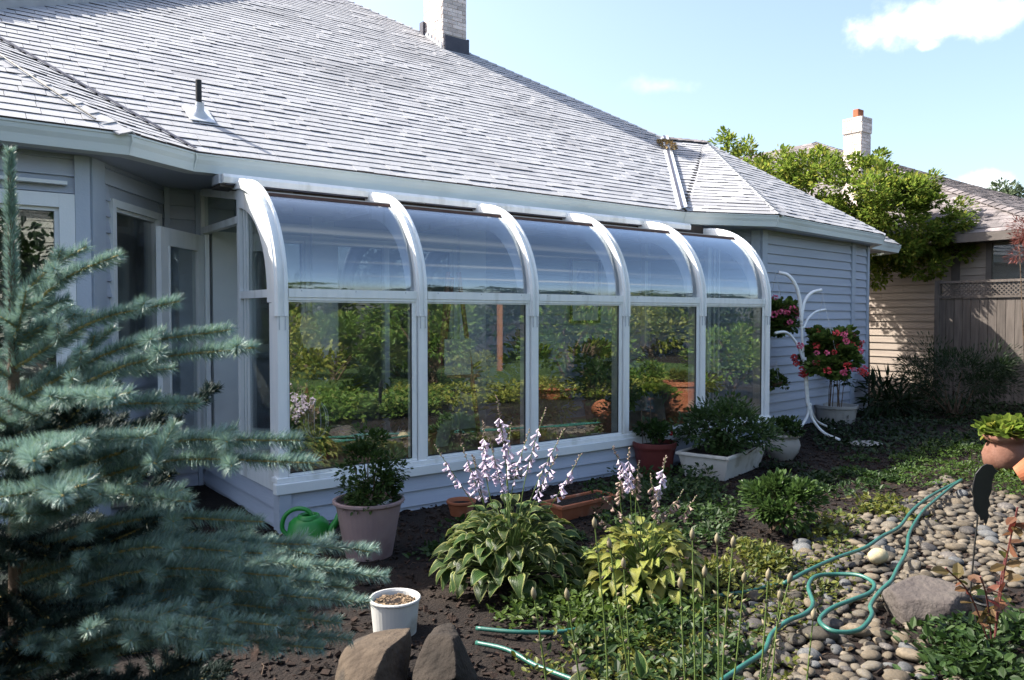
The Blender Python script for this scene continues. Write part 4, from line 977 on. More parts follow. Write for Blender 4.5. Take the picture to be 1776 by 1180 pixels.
k_ = 420; pp = np.array([(random.uniform(-1, 8), random.uniform(-4.4, .2), 0) for _ in range(k_)]); pp[:, 2] = [ground_z(a_, b_) + random.uniform(.008, .02) for a_, b_, _ in pp]
tag(leaves('leaf_litter', pp, np.c_[rng.normal(0, 1, (k_, 2)), rng.normal(0, .12, k_)], rng.uniform(.02, .05, k_), leafmat('brown_leaf', (.075, .045, .02), (.04, .025, .012), .1)), 'small dead leaves lying on the bark mulch', None, None, 'stuff')
mb = MB()
for _ in range(90):
    x_, y_ = random.uniform(-1, 8), random.uniform(-4.3, 0); a_ = random.uniform(0, 6.28); l_ = random.uniform(.04, .14); z_ = ground_z(x_, y_) + .014
    mb.tube([(x_, y_, z_), (x_ + l_ * .5 * math.cos(a_), y_ + l_ * .5 * math.sin(a_) + .006, z_ + .008), (x_ + l_ * math.cos(a_ + .2), y_ + l_ * math.sin(a_ + .2), z_)], [.0028, .0022, .001], 4)
tag(mb.build('fallen_twigs', M_BARK, fix=False), 'thin fallen twigs scattered on the bark mulch', None, None, 'stuff')
# river rocks
RP = [onz(x, y) for x, y in ((1640, 834), (1776, 868), (1790, 1010), (1730, 1040), (1690, 1120), (1680, 1190), (1500, 1230), (1200, 1230), (1120, 1160), (1150, 1120), (1250, 1095), (1290, 1045), (1330, 1012), (1372, 956), (1460, 905), (1560, 880))]
xs = [p.x for p in RP]; ys = [p.y for p in RP]; placed = []; tries = 0
bc = onz(1612, 1085)
while tries < 40000 and len(placed) < 980:
    tries += 1; x = random.uniform(min(xs), max(xs)); y = random.uniform(min(ys), max(ys))
    if not inpoly(x, y, RP): continue
    r = random.choice((.028, .034, .04, .046, .052, .058, .066))
    if (x - bc.x) ** 2 + (y - bc.y) ** 2 < (.22 + r) ** 2: continue
    if all((x - a) ** 2 + (y - b) ** 2 > ((r + c) * .93) ** 2 for a, b, c in placed): placed.append((x, y, r))
extra = []
for px, py, r in ((1130, 1140, .06), (1165, 1150, .05), (1010, 1168, .05), (1398, 962, .05), (1300, 1010, .05), (1290, 1140, .07), (1385, 912, .045), (1420, 1110, .09), (1310, 1090, .06)):
    p = onz(px, py); extra.append((p.x, p.y, r))
placed += extra
RM = [M_ROCK, surf('river_rock_tan', (.10, .078, .052), (.14, .113, .08), 5, .7, .3, 35, c3=(.09, .075, .055), s3=3, objrnd=.8), surf('river_rock_dark', (.05, .045, .042), (.085, .075, .068), 5, .6, .3, 35, c3=(.12, .105, .09), s3=4, objrnd=.8), surf('river_rock_blue', (.068, .070, .072), (.10, .102, .104), 5, .7, .3, 35, c3=(.12, .115, .105), s3=5, objrnd=.8)]
rockvars = [rockmesh('river_rock', RM[(0, 1, 0, 2, 3, 1, 0, 2, 1, 3)[i]], (1, random.uniform(.66, .92), random.uniform(.38, .56)), 2, i + 1, .20, 1.2) for i in range(10)]
def rockM(x, y, r, z=0): 
    s = 1.08
    return Matrix.Translation((x, y, ground_z(x, y) + r * .32 + z)) @ Matrix.Rotation(random.uniform(0, 6.28), 4, 'Z') @ Matrix.Rotation(random.gauss(0, .22), 4, 'X') @ Matrix.Diagonal((r * s, r * s, r * s, 1))
placed.sort(key=lambda a: ((a[0] - CAM.x) ** 2 + (a[1] - CAM.y) ** 2) / a[2] ** 2)
for i, (x, y, r) in enumerate(placed[:298]):
    o = D.objects.new('river_rock', rockvars[(i * 7 + i // 10) % 10]); COL.objects.link(o); o.matrix_world = rockM(x, y, r)
    q_ = {'river_rock_grey': 'grey brown', 'river_rock_tan': 'tan', 'river_rock_dark': 'dark grey', 'river_rock_blue': 'bluish grey'}[o.data.materials[0].name]; tag(o, 'smooth rounded ' + q_ + ' river rock lying in the dry stream bed', 'rock', 'river rocks of the dry stream bed')
p = onz(1522, 985); o = D.objects.new('river_rock', rockmesh('pale_river_rock', M_PALE, (1, .75, .62), 3, 31, .1, 1)); COL.objects.link(o)
o.matrix_world = Matrix.Translation((p.x, p.y, .075)) @ Matrix.Diagonal((.078, .078, .078, 1)); tag(o, 'pale yellow river rock, the brightest one in the middle of the stream bed', 'rock', 'river rocks of the dry stream bed')
rb = rockmesh('pebble_base', M_ROCKS, (1, .8, .5), 2, 3, .15, 1.1); rv = np.array([v.co[:] for v in rb.vertices]); rf = np.array([q.vertices[:] for q in rb.polygons])
ms = [rockM(*a) for a in placed[298:]]
for i in range(1500):     # small filler stones between and under the big ones
    x = random.uniform(min(xs), max(xs)); y = random.uniform(min(ys), max(ys))
    if inpoly(x, y, RP): ms.append(rockM(x, y, random.uniform(.016, .036)))
o = bake(ms, rv, rf, 'river_pebbles', M_ROCKS, None, sm=True); tag(o, 'small pebbles filling the gaps of the dry stream bed', group=None)

# boulders
def boulder(name, label, px, py, r, mat, seed, sink=.3, rz=0., amp=.3, freq=1.2, cut=12):
    p = onz(px, py); o = D.objects.new(name, rockmesh(name, mat, r, 4, seed, amp, freq)); COL.objects.link(o)
    angular(o.data, seed, cut, (.5, .85))
    o.location = (p.x, p.y, r[2] * (1 - sink)); o.rotation_euler = (0, 0, rz); return tag(o, label, 'boulder')
boulder('boulder', 'big grey pitted boulder at the edge of the stream bed beside the hose loop', 1615, 1068, (.29, .19, .14), M_BOULDER, 5, .5, -.5, .25, 1.3, 7)
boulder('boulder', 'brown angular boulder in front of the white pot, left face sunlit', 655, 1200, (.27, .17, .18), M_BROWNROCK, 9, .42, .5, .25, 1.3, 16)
boulder('boulder', 'dark shaded boulder right of the brown angular one', 775, 1205, (.28, .17, .17), M_SHADEROCK, 23, .33, .9, .25, 1.3, 16)
boulder('stepping_stone', 'flat grey stepping stone lying in shade near the white plant stand', 1500, 772, (.26, .20, .05), M_STONE, 20, .55, .3, .12)

# hose
def spline(pts, n=8):
    out = []; P = [V(p) for p in pts]; P = [P[0] * 2 - P[1]] + P + [P[-1] * 2 - P[-2]]
    for i in range(1, len(P) - 2):
        for j in range(n):
            t = j / n; a, b, c, d = P[i - 1], P[i], P[i + 1], P[i + 2]
            out.append(.5 * ((2 * b) + (c - a) * t + (2 * a - 5 * b + 4 * c - d) * t * t + (3 * b - a - 3 * c + d) * t ** 3))
    return out + [P[-2]]
ho = thing('garden_hose', 'green garden hose winding and looping over the river rocks', 'hose', (2.5, -3, 0))
def hz(p, z): return (p.x, p.y, z)
runs = [([(826, 1090), (900, 1099), (985, 1092), (1060, 1072)], .03), ([(1060, 1072), (1130, 1045), (1200, 1036), (1290, 1027), (1360, 1012)], .035),
        ([(1360, 1012), (1405, 990), (1450, 966), (1500, 950), (1530, 932), (1560, 912), (1580, 888), (1605, 868), (1630, 850), (1668, 832)], .09),
        ([(1668, 833), (1650, 846), (1620, 868), (1600, 888), (1578, 925), (1572, 955), (1557, 985), (1545, 1010), (1528, 1022), (1510, 1050), (1512, 1070), (1490, 1090), (1450, 1096), (1425, 1085), (1424, 1068), (1445, 1054), (1480, 1042), (1510, 1025), (1515, 1012), (1490, 1000), (1450, 994), (1415, 1000), (1402, 1020), (1410, 1045), (1396, 1065), (1365, 1080), (1338, 1098), (1325, 1130), (1285, 1160), (1230, 1192)], .088),
        ([(826, 1115), (880, 1130), (930, 1152), (1000, 1182), (1060, 1215)], .035)]
for pts, z in runs:
    P = [hz(onz(x, y, z), z + (.008 * math.sin(i * 2.1))) for i, (x, y) in enumerate(pts)]; mb = MB(); mb.tube(spline(P, 8), .0115, 8)
    hp('hose_run', mb, M_HOSE, ho, sm=True)

# pots ---------------------------------------------------------------
def pot(name, label, cat, px, py, prof, mat, soil=None, rz=0, lift=0):
    p = onz(px, py); t = thing(name, label, cat, (p.x, p.y, lift), rz); mb = MB(); mb.lathe(prof, 36); mb.build('pot_body', mat, t, sm=False).data.polygons.foreach_set('use_smooth', [True] * 0 or [False] * 0) if False else mb.build('pot_body', mat, t)
    if soil:
        r, z = soil; mb = MB(); mb.lathe([(0, z + .012), (r * .5, z + .008), (r, z)], 24); mb.build('soil', M_SOIL, t)
    return t
def smoothpot(o):
    pass
def potprof(rt, rb, h, lip=.015, lh=.03, wall_=.012, soil=.75): 
    return [(0, 0), (rb, 0), (rb + (rt - rb) * .9, h - lh), (rt + lip * .2, h - lh + .002), (rt + lip, h - lh * .6), (rt + lip, h - .004), (rt + lip * .5, h), (rt - wall_ * .5, h), (rt - wall_, h - .01), (rb + (rt - rb) * soil - wall_, h * soil), (0, h * soil)]
bp_ = pot('plant_pot', 'big pinkish grey plastic pot holding a small leafy bush', 'pot', 640, 962, potprof(.225, .155, .38, .014, .03, soil=.86), M_PINKPOT, (.19, .325))
shrub('x', '', '', (0, 0, 0), .19, .58, 3000, .034, leafmat('potbush_leaf', (.025, .055, .012), (.05, .09, .022), .3), 90, parent=bp_, cz=.56, stems=14, low=-.9, nclump=40)
mb = MB(); mb.tube([(-.02, -.13, .345), (.04, -.135, .36), (.10, -.12, .37)], [.012, .015, .017], 8); mb.build('metal_nozzle', M_GREYMETAL, bp_, sm=True)
wp = pot('plant_pot', 'small white plastic pot filled with soil in front of the shaded bed', 'pot', 685, 1096, potprof(.125, .108, .180, .006, .016, soil=.8), M_WHITEPOT, (.112, .15))
ms = []
for i in range(220):
    a = random.uniform(0, 6.28); r = .1 * math.sqrt(random.random()); s = random.uniform(.006, .016)
    ms.append(Matrix.Translation((r * math.cos(a), r * math.sin(a), .158)) @ Matrix.Rotation(random.uniform(0, 3), 4, 'Z') @ Matrix.Rotation(random.uniform(-.6, .6), 4, 'X') @ Matrix.Diagonal((s, s * .7, s * .5, 1)))
m = MB().box(-.5, -.5, -.5, .5, .5, .5); bake(ms, np.array(m.v), np.array(m.f), 'bark_chips', surf('light_chips', (.12, .08, .05), (.22, .16, .10), 10, .9, .2, island=1.), wp)
rp = pot('plant_pot', 'dark red plastic pot with small flowers against the sunroom base', 'pot', 1135, 822, potprof(.21, .165, .33, .012, .07, soil=.86), M_REDPOT, (.19, .29))
shrub('x', '', '', (0, 0, 0), .22, .26, 700, .05, L_MID, 91, parent=rp, cz=.38, stems=8, low=-.2)
mb = MB(); mb.tube([(.0, .05, .3), (.0, .06, .75)], .004, 5); mb.tube([(-.12, .05, .3), (-.13, .06, .66)], .004, 5); mb.build('support_stick', M_BARK, rp)
for i in range(3):
    mb = MB(); mb.lathe([(0, -.015), (.016, -.006), (.02, .006), (0, .012)], 9, (random.uniform(.02, .14), -.12, random.uniform(.38, .48))); mb.build('flower', surf('red_petal', (.45, .02, .03), (.55, .05, .06), 30, .6, .1), rp)
# terracotta window boxes
def trough(name, label, cat, c, L, Wd_, h, rz, mat, flare=.03, rim=.016):
    t = thing(name, label, cat, c, rz); mb = MB(); a, b = L / 2, Wd_ / 2; f = flare
    out_ = [(-a + f, -b + f, 0), (a - f, -b + f, 0), (a - f, b - f, 0), (-a + f, b - f, 0)], [(-a, -b, h - .03), (a, -b, h - .03), (a, b, h - .03), (-a, b, h - .03)]
    mb.hexa(*out_); r = rim
    for x0, y0, x1, y1 in ((-a - r, -b - r, a + r, -b + .012), (-a - r, b - .012, a + r, b + r), (-a - r, -b + .0121, -a + .012, b - .0121), (a - .012, -b + .0121, a + r, b - .0121)): mb.box(x0, y0, h - .03, x1, y1, h)
    mb.build('trough_body', mat, t, bevel=.005)
    mb = MB(); mb.box(-a + .013, -b + .013, h - .032, a - .013, b - .013, h - .018); mb.build('soil', M_SOIL, t); return t
p0 = onz(935, 872, .15); p1 = onz(1040, 850, .15)
trough('window_box', 'long terracotta planter box with soil lying behind the big hosta', 'planter', ((p0.x + p1.x) / 2 + .08, (p0.y + p1.y) / 2 - .03, -.02), .62, .22, .15, math.atan2(p1.y - p0.y, p1.x - p0.x), M_TERRA)
tp = pot('plant_pot', 'terracotta pot mostly hidden behind the flowering hosta', 'pot', 800, 893, potprof(.11, .085, .12, .01, .03), M_TERRA, (.095, .09))
q0, q1, q2 = onz(1213, 815), onz(1262, 838), onz(1328, 810)
rz = math.atan2(q2.y - q1.y, q2.x - q1.x); Lb = (q2 - q1).length; wb = (q0 - q1).length; dx = V((math.cos(rz), math.sin(rz), 0)); dy = V((-dx.y, dx.x, 0))
wc = q1 + dx * Lb / 2 + dy * .26
wbx = trough('white_planter', 'white rectangular planter box full of leafy green herbs by the sunroom wall', 'planter', (wc.x, wc.y, 0), Lb, .52, .25, rz, M_WHITEPOT, .05, .022)
shrub('x', '', '', (0, 0, 0), .46, .62, 3600, .05, leafmat('herb_leaf', (.035, .07, .02), (.06, .105, .035), .35), 92, parent=wbx, cz=.42, stems=20, low=-.5, nclump=44)
bw_ = pot('bowl_planter', 'round white glazed urn with a green plant at the foot of the house wall', 'pot', 1357, 797, [(0, 0), (.11, 0), (.12, .02), (.17, .09), (.19, .17), (.175, .235), (.165, .25), (.19, .262), (.20, .28), (.19, .295), (.165, .29), (.155, .25), (0, .245)], M_CERAMIC)
for o in bw_.children: o.data.polygons.foreach_set('use_smooth', [True] * len(o.data.polygons))
shrub('x', '', '', (0, 0, 0), .19, .2, 420, .06, L_MID, 93, parent=bw_, cz=.33, stems=5, low=-.1)
wl = pot('wall_planter', 'wide cream planter with trailing stems standing in the house corner', 'planter', 1450, 733, [(0, 0), (.25, 0), (.26, .02), (.29, .22), (.31, .23), (.31, .27), (.29, .27), (.27, .22), (0, .21)], M_CERAMIC)
mb = MB(); rg = random.Random(4)
for i in range(9):
    a = rg.uniform(-.18, .18); b_ = rg.uniform(-.1, .1); mb.tube([(a, b_, .2), (a + rg.uniform(-.06, .06), b_, .5), (a + rg.uniform(-.14, .14), b_, rg.uniform(.8, 1.0))], [.008, .006, .003], 5)
mb.build('stem', M_BARK, wl)
p, d_, _ = crown((0, 0, .75), (.28, .2, .35), 16, 320, .3, 94); leaves('foliage', p, d_, .06, L_DARK, wl)
# terracotta pots on the right
tpR = pot('plant_pot', 'terracotta pot with bright green leaves at the end of the stream bed', 'pot', 1742, 822, [(0, 0), (.11, 0), (.19, .10), (.205, .20), (.17, .29), (.15, .33), (.20, .355), (.205, .40), (.185, .40), (.16, .35), (0, .34)], surf('old_terracotta', (.15, .065, .042), (.21, .105, .075), 8, .8, .2, 40, c3=(.2, .12, .09), s3=4), None)
for o in tpR.children: o.data.polygons.foreach_set('use_smooth', [True] * len(o.data.polygons))
shrub('x', '', '', (0, 0, .06), .24, .12, 300, .085, L_TREE, 95, 'round', parent=tpR, cz=.44, stems=5, low=-.1)
p = onz(1768, 850); t = thing('tilted_pot', 'broken orange clay pot lying tilted beside the terracotta pot', 'pot', (p.x, p.y, .12)); mb = MB(); mb.lathe(potprof(.15, .1, .2, .01, .04), 24); o = mb.build('pot_body', M_TERRA, t); o.rotation_euler = (.9, .5, 0)

# watering can
p = onz(536, 950); can = thing('watering_can', 'green plastic watering can standing by the sunroom corner', 'watering can', (p.x, p.y, 0), math.atan2(RT.y, RT.x))
mb = MB(); n = 28; rings = [(.085, .0), (.105, .01), (.112, .08), (.10, .15), (.075, .178), (.05, .185)]
mb.lathe(rings, n); mb.v = [(x * 1.15, y * .8, z) for x, y, z in mb.v]; mb.build('can_body', M_GREENPL, can, sm=True)
mb = MB(); mb.tube([(.07, 0, .05), (.12, 0, .09), (.165, 0, .16), (.195, 0, .235)], [.035, .026, .020, .017], 14); mb.v = mb.v; mb.build('spout', M_GREENPL, can, sm=True)
mb = MB(); mb.tube(spline([(-.11, 0, .06), (-.155, 0, .11), (-.14, 0, .185), (-.08, 0, .228), (-.01, 0, .222), (.03, 0, .175)], 6), .013, 10); mb.build('handle', M_GREENPL, can, sm=True)
mb = MB(); mb.lathe([(.068, .176), (.062, .196), (.05, .2), (.044, .186)], 24, (.0, 0, 0)); mb.build('rim', M_GREENPL, can, sm=True); can.scale = (1.18,) * 3

# white plant stand with curved arms
sp_ = ond(1403, 700, 10.05); sb = V((sp_.x, sp_.y, 0))
stand = thing('plant_stand', 'white metal plant stand with curved arms and splayed legs beside the sunroom', 'plant stand', tuple(sb))
dS = (sb - CAM).dot(FW)
def sp3(px, py, dd=0.): return ond(px, py, dS + dd) - sb
def arm(name, pts, r=.019): mb = MB(); mb.tube(spline([sp3(*q) for q in pts], 7), r, 9); mb.build(name, M_ALU, stand, sm=True)
arm('pole', [(1396, 620), (1399, 660), (1402, 700), (1404, 712)]); arm('pole', [(1390, 560), (1393, 610), (1396, 655), (1400, 705)], .016)
arm('arm', [(1351, 473), (1367, 478), (1380, 495), (1387, 520), (1390, 560)], .023); arm('arm', [(1425, 503, .1), (1408, 508, .08), (1396, 522, .04), (1391, 545), (1390, 565)], .021)
arm('arm', [(1344, 578, -.1), (1360, 576, -.06), (1372, 583), (1384, 600), (1393, 625)], .018); arm('arm', [(1432, 537, .35), (1415, 541, .25), (1402, 552, .1), (1393, 570)], .015)
arm('leg', [(1402, 700), (1400, 722, -.0), (1385, 745, -.1), (1368, 756, -.2), (1362, 759, -.25)], .018); arm('leg', [(1404, 706), (1410, 728), (1428, 750, -.1), (1456, 763, -.35)], .018); arm('leg', [(1405, 700), (1409, 718, .1), (1420, 733, .3), (1449, 746, .6)], .016)
GER = surf('geranium_pink', (.72, .10, .22), (.85, .24, .38), 25, .6, .3, 60, objrnd=.3); GERR = surf('geranium_red', (.68, .05, .07), (.78, .13, .13), 25, .6, .3, 60, objrnd=.3); VIO = surf('violet_petal', (.35, .06, .5), (.45, .12, .6), 25, .6, .3)
L_GER = leafmat('geranium_leaf', (.05, .09, .02), (.10, .16, .035), .35, c3=(.16, .22, .05))
def basket(label, px, py, r, n, flowers, dd, seed, bowl=True, hang=None, mats=(GER, GERR), sz=.065):
    c = ond(px, py, dS + dd); t = thing('hanging_basket', label, 'hanging basket', tuple(c)); rg = random.Random(seed)
    mb = MB(); mb.lathe([(0, -.5 * r), (.35 * r, -.48 * r), (.5 * r, -.25 * r), (.55 * r, 0), (.5 * r, 0), (0, -.03)], 20); mb.build('basket_bowl', M_BARK if bowl else M_WHITEPOT, t, sm=True)
    p, d_, _ = crown((0, 0, .02), (r * .9, r * .9, r * .85), 26, n, .32, seed, -.75); leaves('foliage', p, d_, sz * (.7 + .6 * rng.random(n)), L_GER, t, 'round')
    for i in range(flowers):
        a = rg.uniform(0, 6.28); e_ = rg.uniform(-.6, 1.1); q = V((math.cos(a) * math.cos(e_), math.sin(a) * math.cos(e_), math.sin(e_))) * r * rg.uniform(.95, 1.15)
        if q.dot(FW) > .3 * r: q = q - FW * q.dot(FW) * 1.6
        k_ = 34; dd_ = unit(rng.normal(0, 1, (k_, 3)) + [0, 0, .25]); s_ = rg.uniform(.75, 1.2)
        leaves('flower_head', np.array(q) + dd_ * [.026 * s_, .026 * s_, .02 * s_], dd_ + rng.normal(0, .4, (k_, 3)), .026 * s_, rg.choice(mats), t, 'round', 3)
    mb = MB(); hh = V(hang) if hang else V((0, 0, r * 1.6))
    for k in range(3): a = k * 2.1; mb.tube([V((math.cos(a) * .5 * r, math.sin(a) * .5 * r, 0)), hh], .003, 4)
    mb.tube([hh, hh + V((0, 0, .03)), hh + V((.012, 0, .045))], .004, 5); mb.build('hanger', M_GREYMETAL, t); return t
basket('big hanging basket of pink and red geraniums on the right arm of the stand', 1437, 622, .43, 3400, 42, .1, 101, hang=tuple(ond(1427, 510, dS + .1) - ond(1437, 618, dS + .1)))
basket('basket of pink geraniums hanging between the sunroom end and the white stand', 1352, 552, .30, 1300, 18, .35, 102, hang=tuple(ond(1345, 478, dS + .3) - ond(1352, 555, dS + .35)), mats=(GER,))
t = basket('small basket of green leaves without flowers hanging low beside the sunroom end', 1346, 662, .15, 420, 0, .2, 103, sz=.04)
p = ond(1470, 640, dS)
# small plants in the bed ------------------------------------------------
b = onz(1345, 920); shrub('azalea_bush', 'small round bush with glossy leaves in the middle of the bed', 'bush', tuple(b), .28, .42, 2000, .05, leafmat('azalea_leaf', (.035, .07, .018), (.07, .12, .03), .3, .4), 110, nclump=22)
def patch(label, polypx, n, size, mat, h, shape='oval', name='ground_cover', clumps=0):
    P = [onz(x, y) for x, y in polypx]; x0, x1 = min(p.x for p in P), max(p.x for p in P); y0, y1 = min(p.y for p in P), max(p.y for p in P)
    pts = []; cl = []
    if clumps:
        while len(cl) < clumps:
            x, y = random.uniform(x0, x1), random.uniform(y0, y1)
            if inpoly(x, y, P): cl.append((x, y, random.uniform(.5, 1.3)))
    while len(pts) < n:
        if cl:
            c = random.choice(cl); x, y = random.gauss(c[0], .09 * c[2]), random.gauss(c[1], .09 * c[2]); hh = h * c[2] * max(.2, 1 - math.hypot(x - c[0], y - c[1]) / .25)
        else: x, y = random.uniform(x0, x1), random.uniform(y0, y1); hh = h * (.6 + .8 * max(0, .5 + mnoise.noise(V((x * 2.2, y * 2.2, 9)))))
        if not cl and not inpoly(x, y, P): continue
        if not cl and mnoise.noise(V((x * 1.9, y * 1.9, 4))) < -.22: 
            if random.random() < .8: n -= 1; continue
        pts.append((x, y, hh * random.random() ** .7 + .004))
    pts = np.array(pts); d = np.c_[rng.normal(0, 1, (len(pts), 2)), rng.random(len(pts)) * .9 + .1]
    o = leaves(name, pts, d, size * (.6 + .8 * rng.random(len(pts))), mat, None, shape); return tag(o, label, None, None, 'stuff')
patch('sunlit small leaved ground cover at the end of the stream bed', [(1540, 800), (1640, 765), (1776, 780), (1776, 870), (1690, 850), (1620, 850), (1560, 850)], 4600, .035, leafmat('cover_leaf', (.035, .075, .012), (.075, .12, .022), .4), .075)
patch('yellow green creeping plants left of the river rocks', [(1215, 1010), (1275, 955), (1350, 965), (1372, 985), (1345, 1040), (1270, 1075), (1215, 1060)], 3000, .038, L_YEL, .10)
patch('yellow green weeds scattered over the mulch in front', [(880, 1200), (985, 1085), (1130, 1055), (1290, 1060), (1300, 1100), (1260, 1200)], 1700, .032, L_YEL, .09, clumps=34)
patch('green seedlings scattered in the foreground mulch', [(960, 1210), (1040, 1090), (1240, 1075), (1300, 1200)], 1300, .045, L_MID, .14, clumps=22)
patch('loose green weeds between and in front of the two hostas', [(880, 1070), (1010, 1010), (1050, 1050), (1230, 1045), (1250, 1110), (1000, 1140)], 2300, .04, leafmat('weed_leaf', (.045, .085, .014), (.09, .135, .025), .4), .12, clumps=26)
patch('low leaves creeping from under the big hosta towards the wall', [(740, 960), (780, 900), (960, 900), (1060, 900), (1050, 990), (960, 1000)], 1500, .045, L_MID, .09, clumps=18)
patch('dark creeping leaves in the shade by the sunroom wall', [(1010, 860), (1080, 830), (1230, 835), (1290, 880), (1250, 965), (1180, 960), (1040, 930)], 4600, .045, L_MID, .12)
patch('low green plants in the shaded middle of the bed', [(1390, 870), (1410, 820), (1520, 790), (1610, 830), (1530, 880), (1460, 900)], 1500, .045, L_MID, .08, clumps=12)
patch('yellowish tufts among the first river rocks', [(1440, 900), (1560, 860), (1580, 900), (1480, 930), (1390, 960)], 700, .05, L_YEL, .10, clumps=9)
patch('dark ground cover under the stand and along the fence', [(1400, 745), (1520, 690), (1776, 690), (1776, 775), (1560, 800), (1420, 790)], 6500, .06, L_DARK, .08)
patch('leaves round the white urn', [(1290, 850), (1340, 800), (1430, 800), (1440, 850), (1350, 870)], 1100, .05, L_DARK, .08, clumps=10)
patch('broad green leaves at the lower right corner', [(1600, 1200), (1640, 1110), (1700, 1080), (1790, 1060), (1800, 1230)], 1500, .05, L_MID, .14, 'oval', clumps=16)
patch2 = []
for (x0, x1, y0, y1, m_, lb) in ((-1.5, 4.5, -8.0, -5.9, L_REF, 'low green planting in the bed in front of the south lawn'), (4.5, 11.5, -7.6, -4.6, L_REF2, 'golden green planting along the south east bed'), (1.9, 4.4, -5.9, -5.2, L_REF, 'leafy green planting right beside the viewpoint bed')):
    k_ = 5200; cl = [(random.uniform(x0, x1), random.uniform(y0, y1), random.uniform(.6, 1.3)) for _ in range(42)]; ci = [random.choice(cl) for _ in range(k_)]
    pp = np.array([(random.gauss(c[0], .2 * c[2]), random.gauss(c[1], .2 * c[2]), .28 * c[2] * random.random() ** .7 + .01) for c in ci]); tag(leaves('ground_cover', pp, np.c_[rng.normal(0, 1, (k_, 2)), rng.random(k_)], .09, m_), lb, None, None, 'stuff')
patch('small weeds growing up between the river rocks', [(1150, 1190), (1180, 1130), (1300, 1060), (1380, 980), (1450, 930), (1500, 1000), (1440, 1100), (1380, 1190)], 900, .034, L_YEL, .07, clumps=26)
# red leaved plant
b = onz(1722, 1135); rd = thing('red_leaf_plant', 'tall sparse plant with red and yellow green leaves at the right edge', 'plant', tuple(b)); mb = MB(); pl = []; dl = []
for (x0, y0), (x1, y1), k in (((1722, 1135), (1640, 985), 12), ((1722, 1135), (1765, 880), 16), ((1722, 1135), (1700, 1000), 8), ((1722, 1135), (1745, 960), 10)):
    dep = (b - CAM).dot(FW); p0 = b; p1 = ond(x1, y1, dep - .15 * random.random()); m = (p0 + p1) / 2 + V((0, 0, .08)); S_ = spline([p0, m, p1], 6); mb.tube([q - b for q in S_], .004, 5)
    for i in range(k): q = S_[int(3 + (len(S_) - 4) * i / k)]; pl.append(tuple(q - b)); dl.append((random.gauss(0, 1), random.gauss(0, 1), random.gauss(.1, .4)))
mb.build('stem', surf('red_stem', (.10, .03, .03), (.14, .045, .04), 9, .6, .05), rd)
leaves('foliage', pl, dl, np.array([random.uniform(.06, .10) for _ in pl]), leafmat('red_yellow_leaf', (.15, .05, .035), (.12, .12, .035), .35, c3=(.18, .04, .03)), rd)
# black bird ornament on a rod
dB = 4.35; orn = thing('bird_ornament', 'black metal bird silhouette on a thin rod standing in the river rocks', 'garden ornament', tuple(onz(1684, 1035)))
ob = V(orn.location); dB = (ob - CAM).dot(FW)
out_ = [(1040, 268), (1062, 258), (1086, 262), (1097, 280), (1112, 290), (1094, 304), (1084, 340), (1082, 375), (1070, 405), (1076, 430), (1066, 455), (1072, 478), (1058, 522), (1050, 496), (1036, 500), (1030, 480), (1012, 462), (1002, 430), (1006, 404), (998, 378), (1004, 340), (1014, 300)]
mb = MB(); mb.prism([ond(1280 + x / 2.458, 700 + y / 2.458, dB) - ob for x, y in out_], tuple(FW * .010)); mb.build('bird_plate', M_BLACK, orn, bevel=.002)
mb = MB(); mb.tube([ond(1696, 895, dB) - ob, ond(1690, 950, dB) - ob, ond(1682, 1040, dB) - ob], .005, 6); mb.build('rod', M_BLACK, orn)
p = onz(1712, 1092); t = thing('black_pot', 'empty black nursery pot standing behind the red leaved plant', 'pot', tuple(p)); mb = MB(); mb.lathe(potprof(.075, .06, .15, .004, .012), 24); mb.build('pot_body', M_BLACK, t)

# ------------------------------------------------------------------ hostas
def hostaleaf(name, mat, seed, droop=.5, wide=.62):
    rg = random.Random(seed); NT, NS = 7, 2; vs = []; uvs = []; tw = rg.uniform(-.15, .15)
    for i in range(NT + 1):
        t = i / NT; w = wide * .5 * (math.sin(PI * min(1, t ** .72 * 1.0)) ** .8 if 0 < t < 1 else .02) * (1.05 - .25 * t)
        a = -droop * t * t; x = t * (1 - .12 * droop * t); zc = .16 * math.sin(PI * t * .8) - droop * .5 * t * t
        for j in range(-NS, NS + 1):
            s = j / NS; vs.append((x, s * w, zc + abs(s) ** 1.3 * w * .42 + tw * s * w + .018 * math.sin(9 * t + 2.5 * s + seed))); uvs.append((abs(s), t))
    k = 2 * NS + 1; fs = [(i * k + j, i * k + j + 1, (i + 1) * k + j + 1, (i + 1) * k + j) for i in range(NT) for j in range(2 * NS)]
    me = D.meshes.new(name); me.from_pydata(vs, [], fs); me.materials.append(mat); ul = me.uv_layers.new(name='uv')
    for l in me.loops: ul.data[l.index].uv = uvs[l.vertex_index]
    me.polygons.foreach_set('use_smooth', [True] * len(me.polygons)); return me
BELL = surf('lavender_bell', (.44, .35, .46), (.58, .50, .58), 30, .6, 0, island=.25); BUD = surf('withered_bud', (.18, .12, .10), (.28, .21, .17), 30, .8, 0, island=.4)
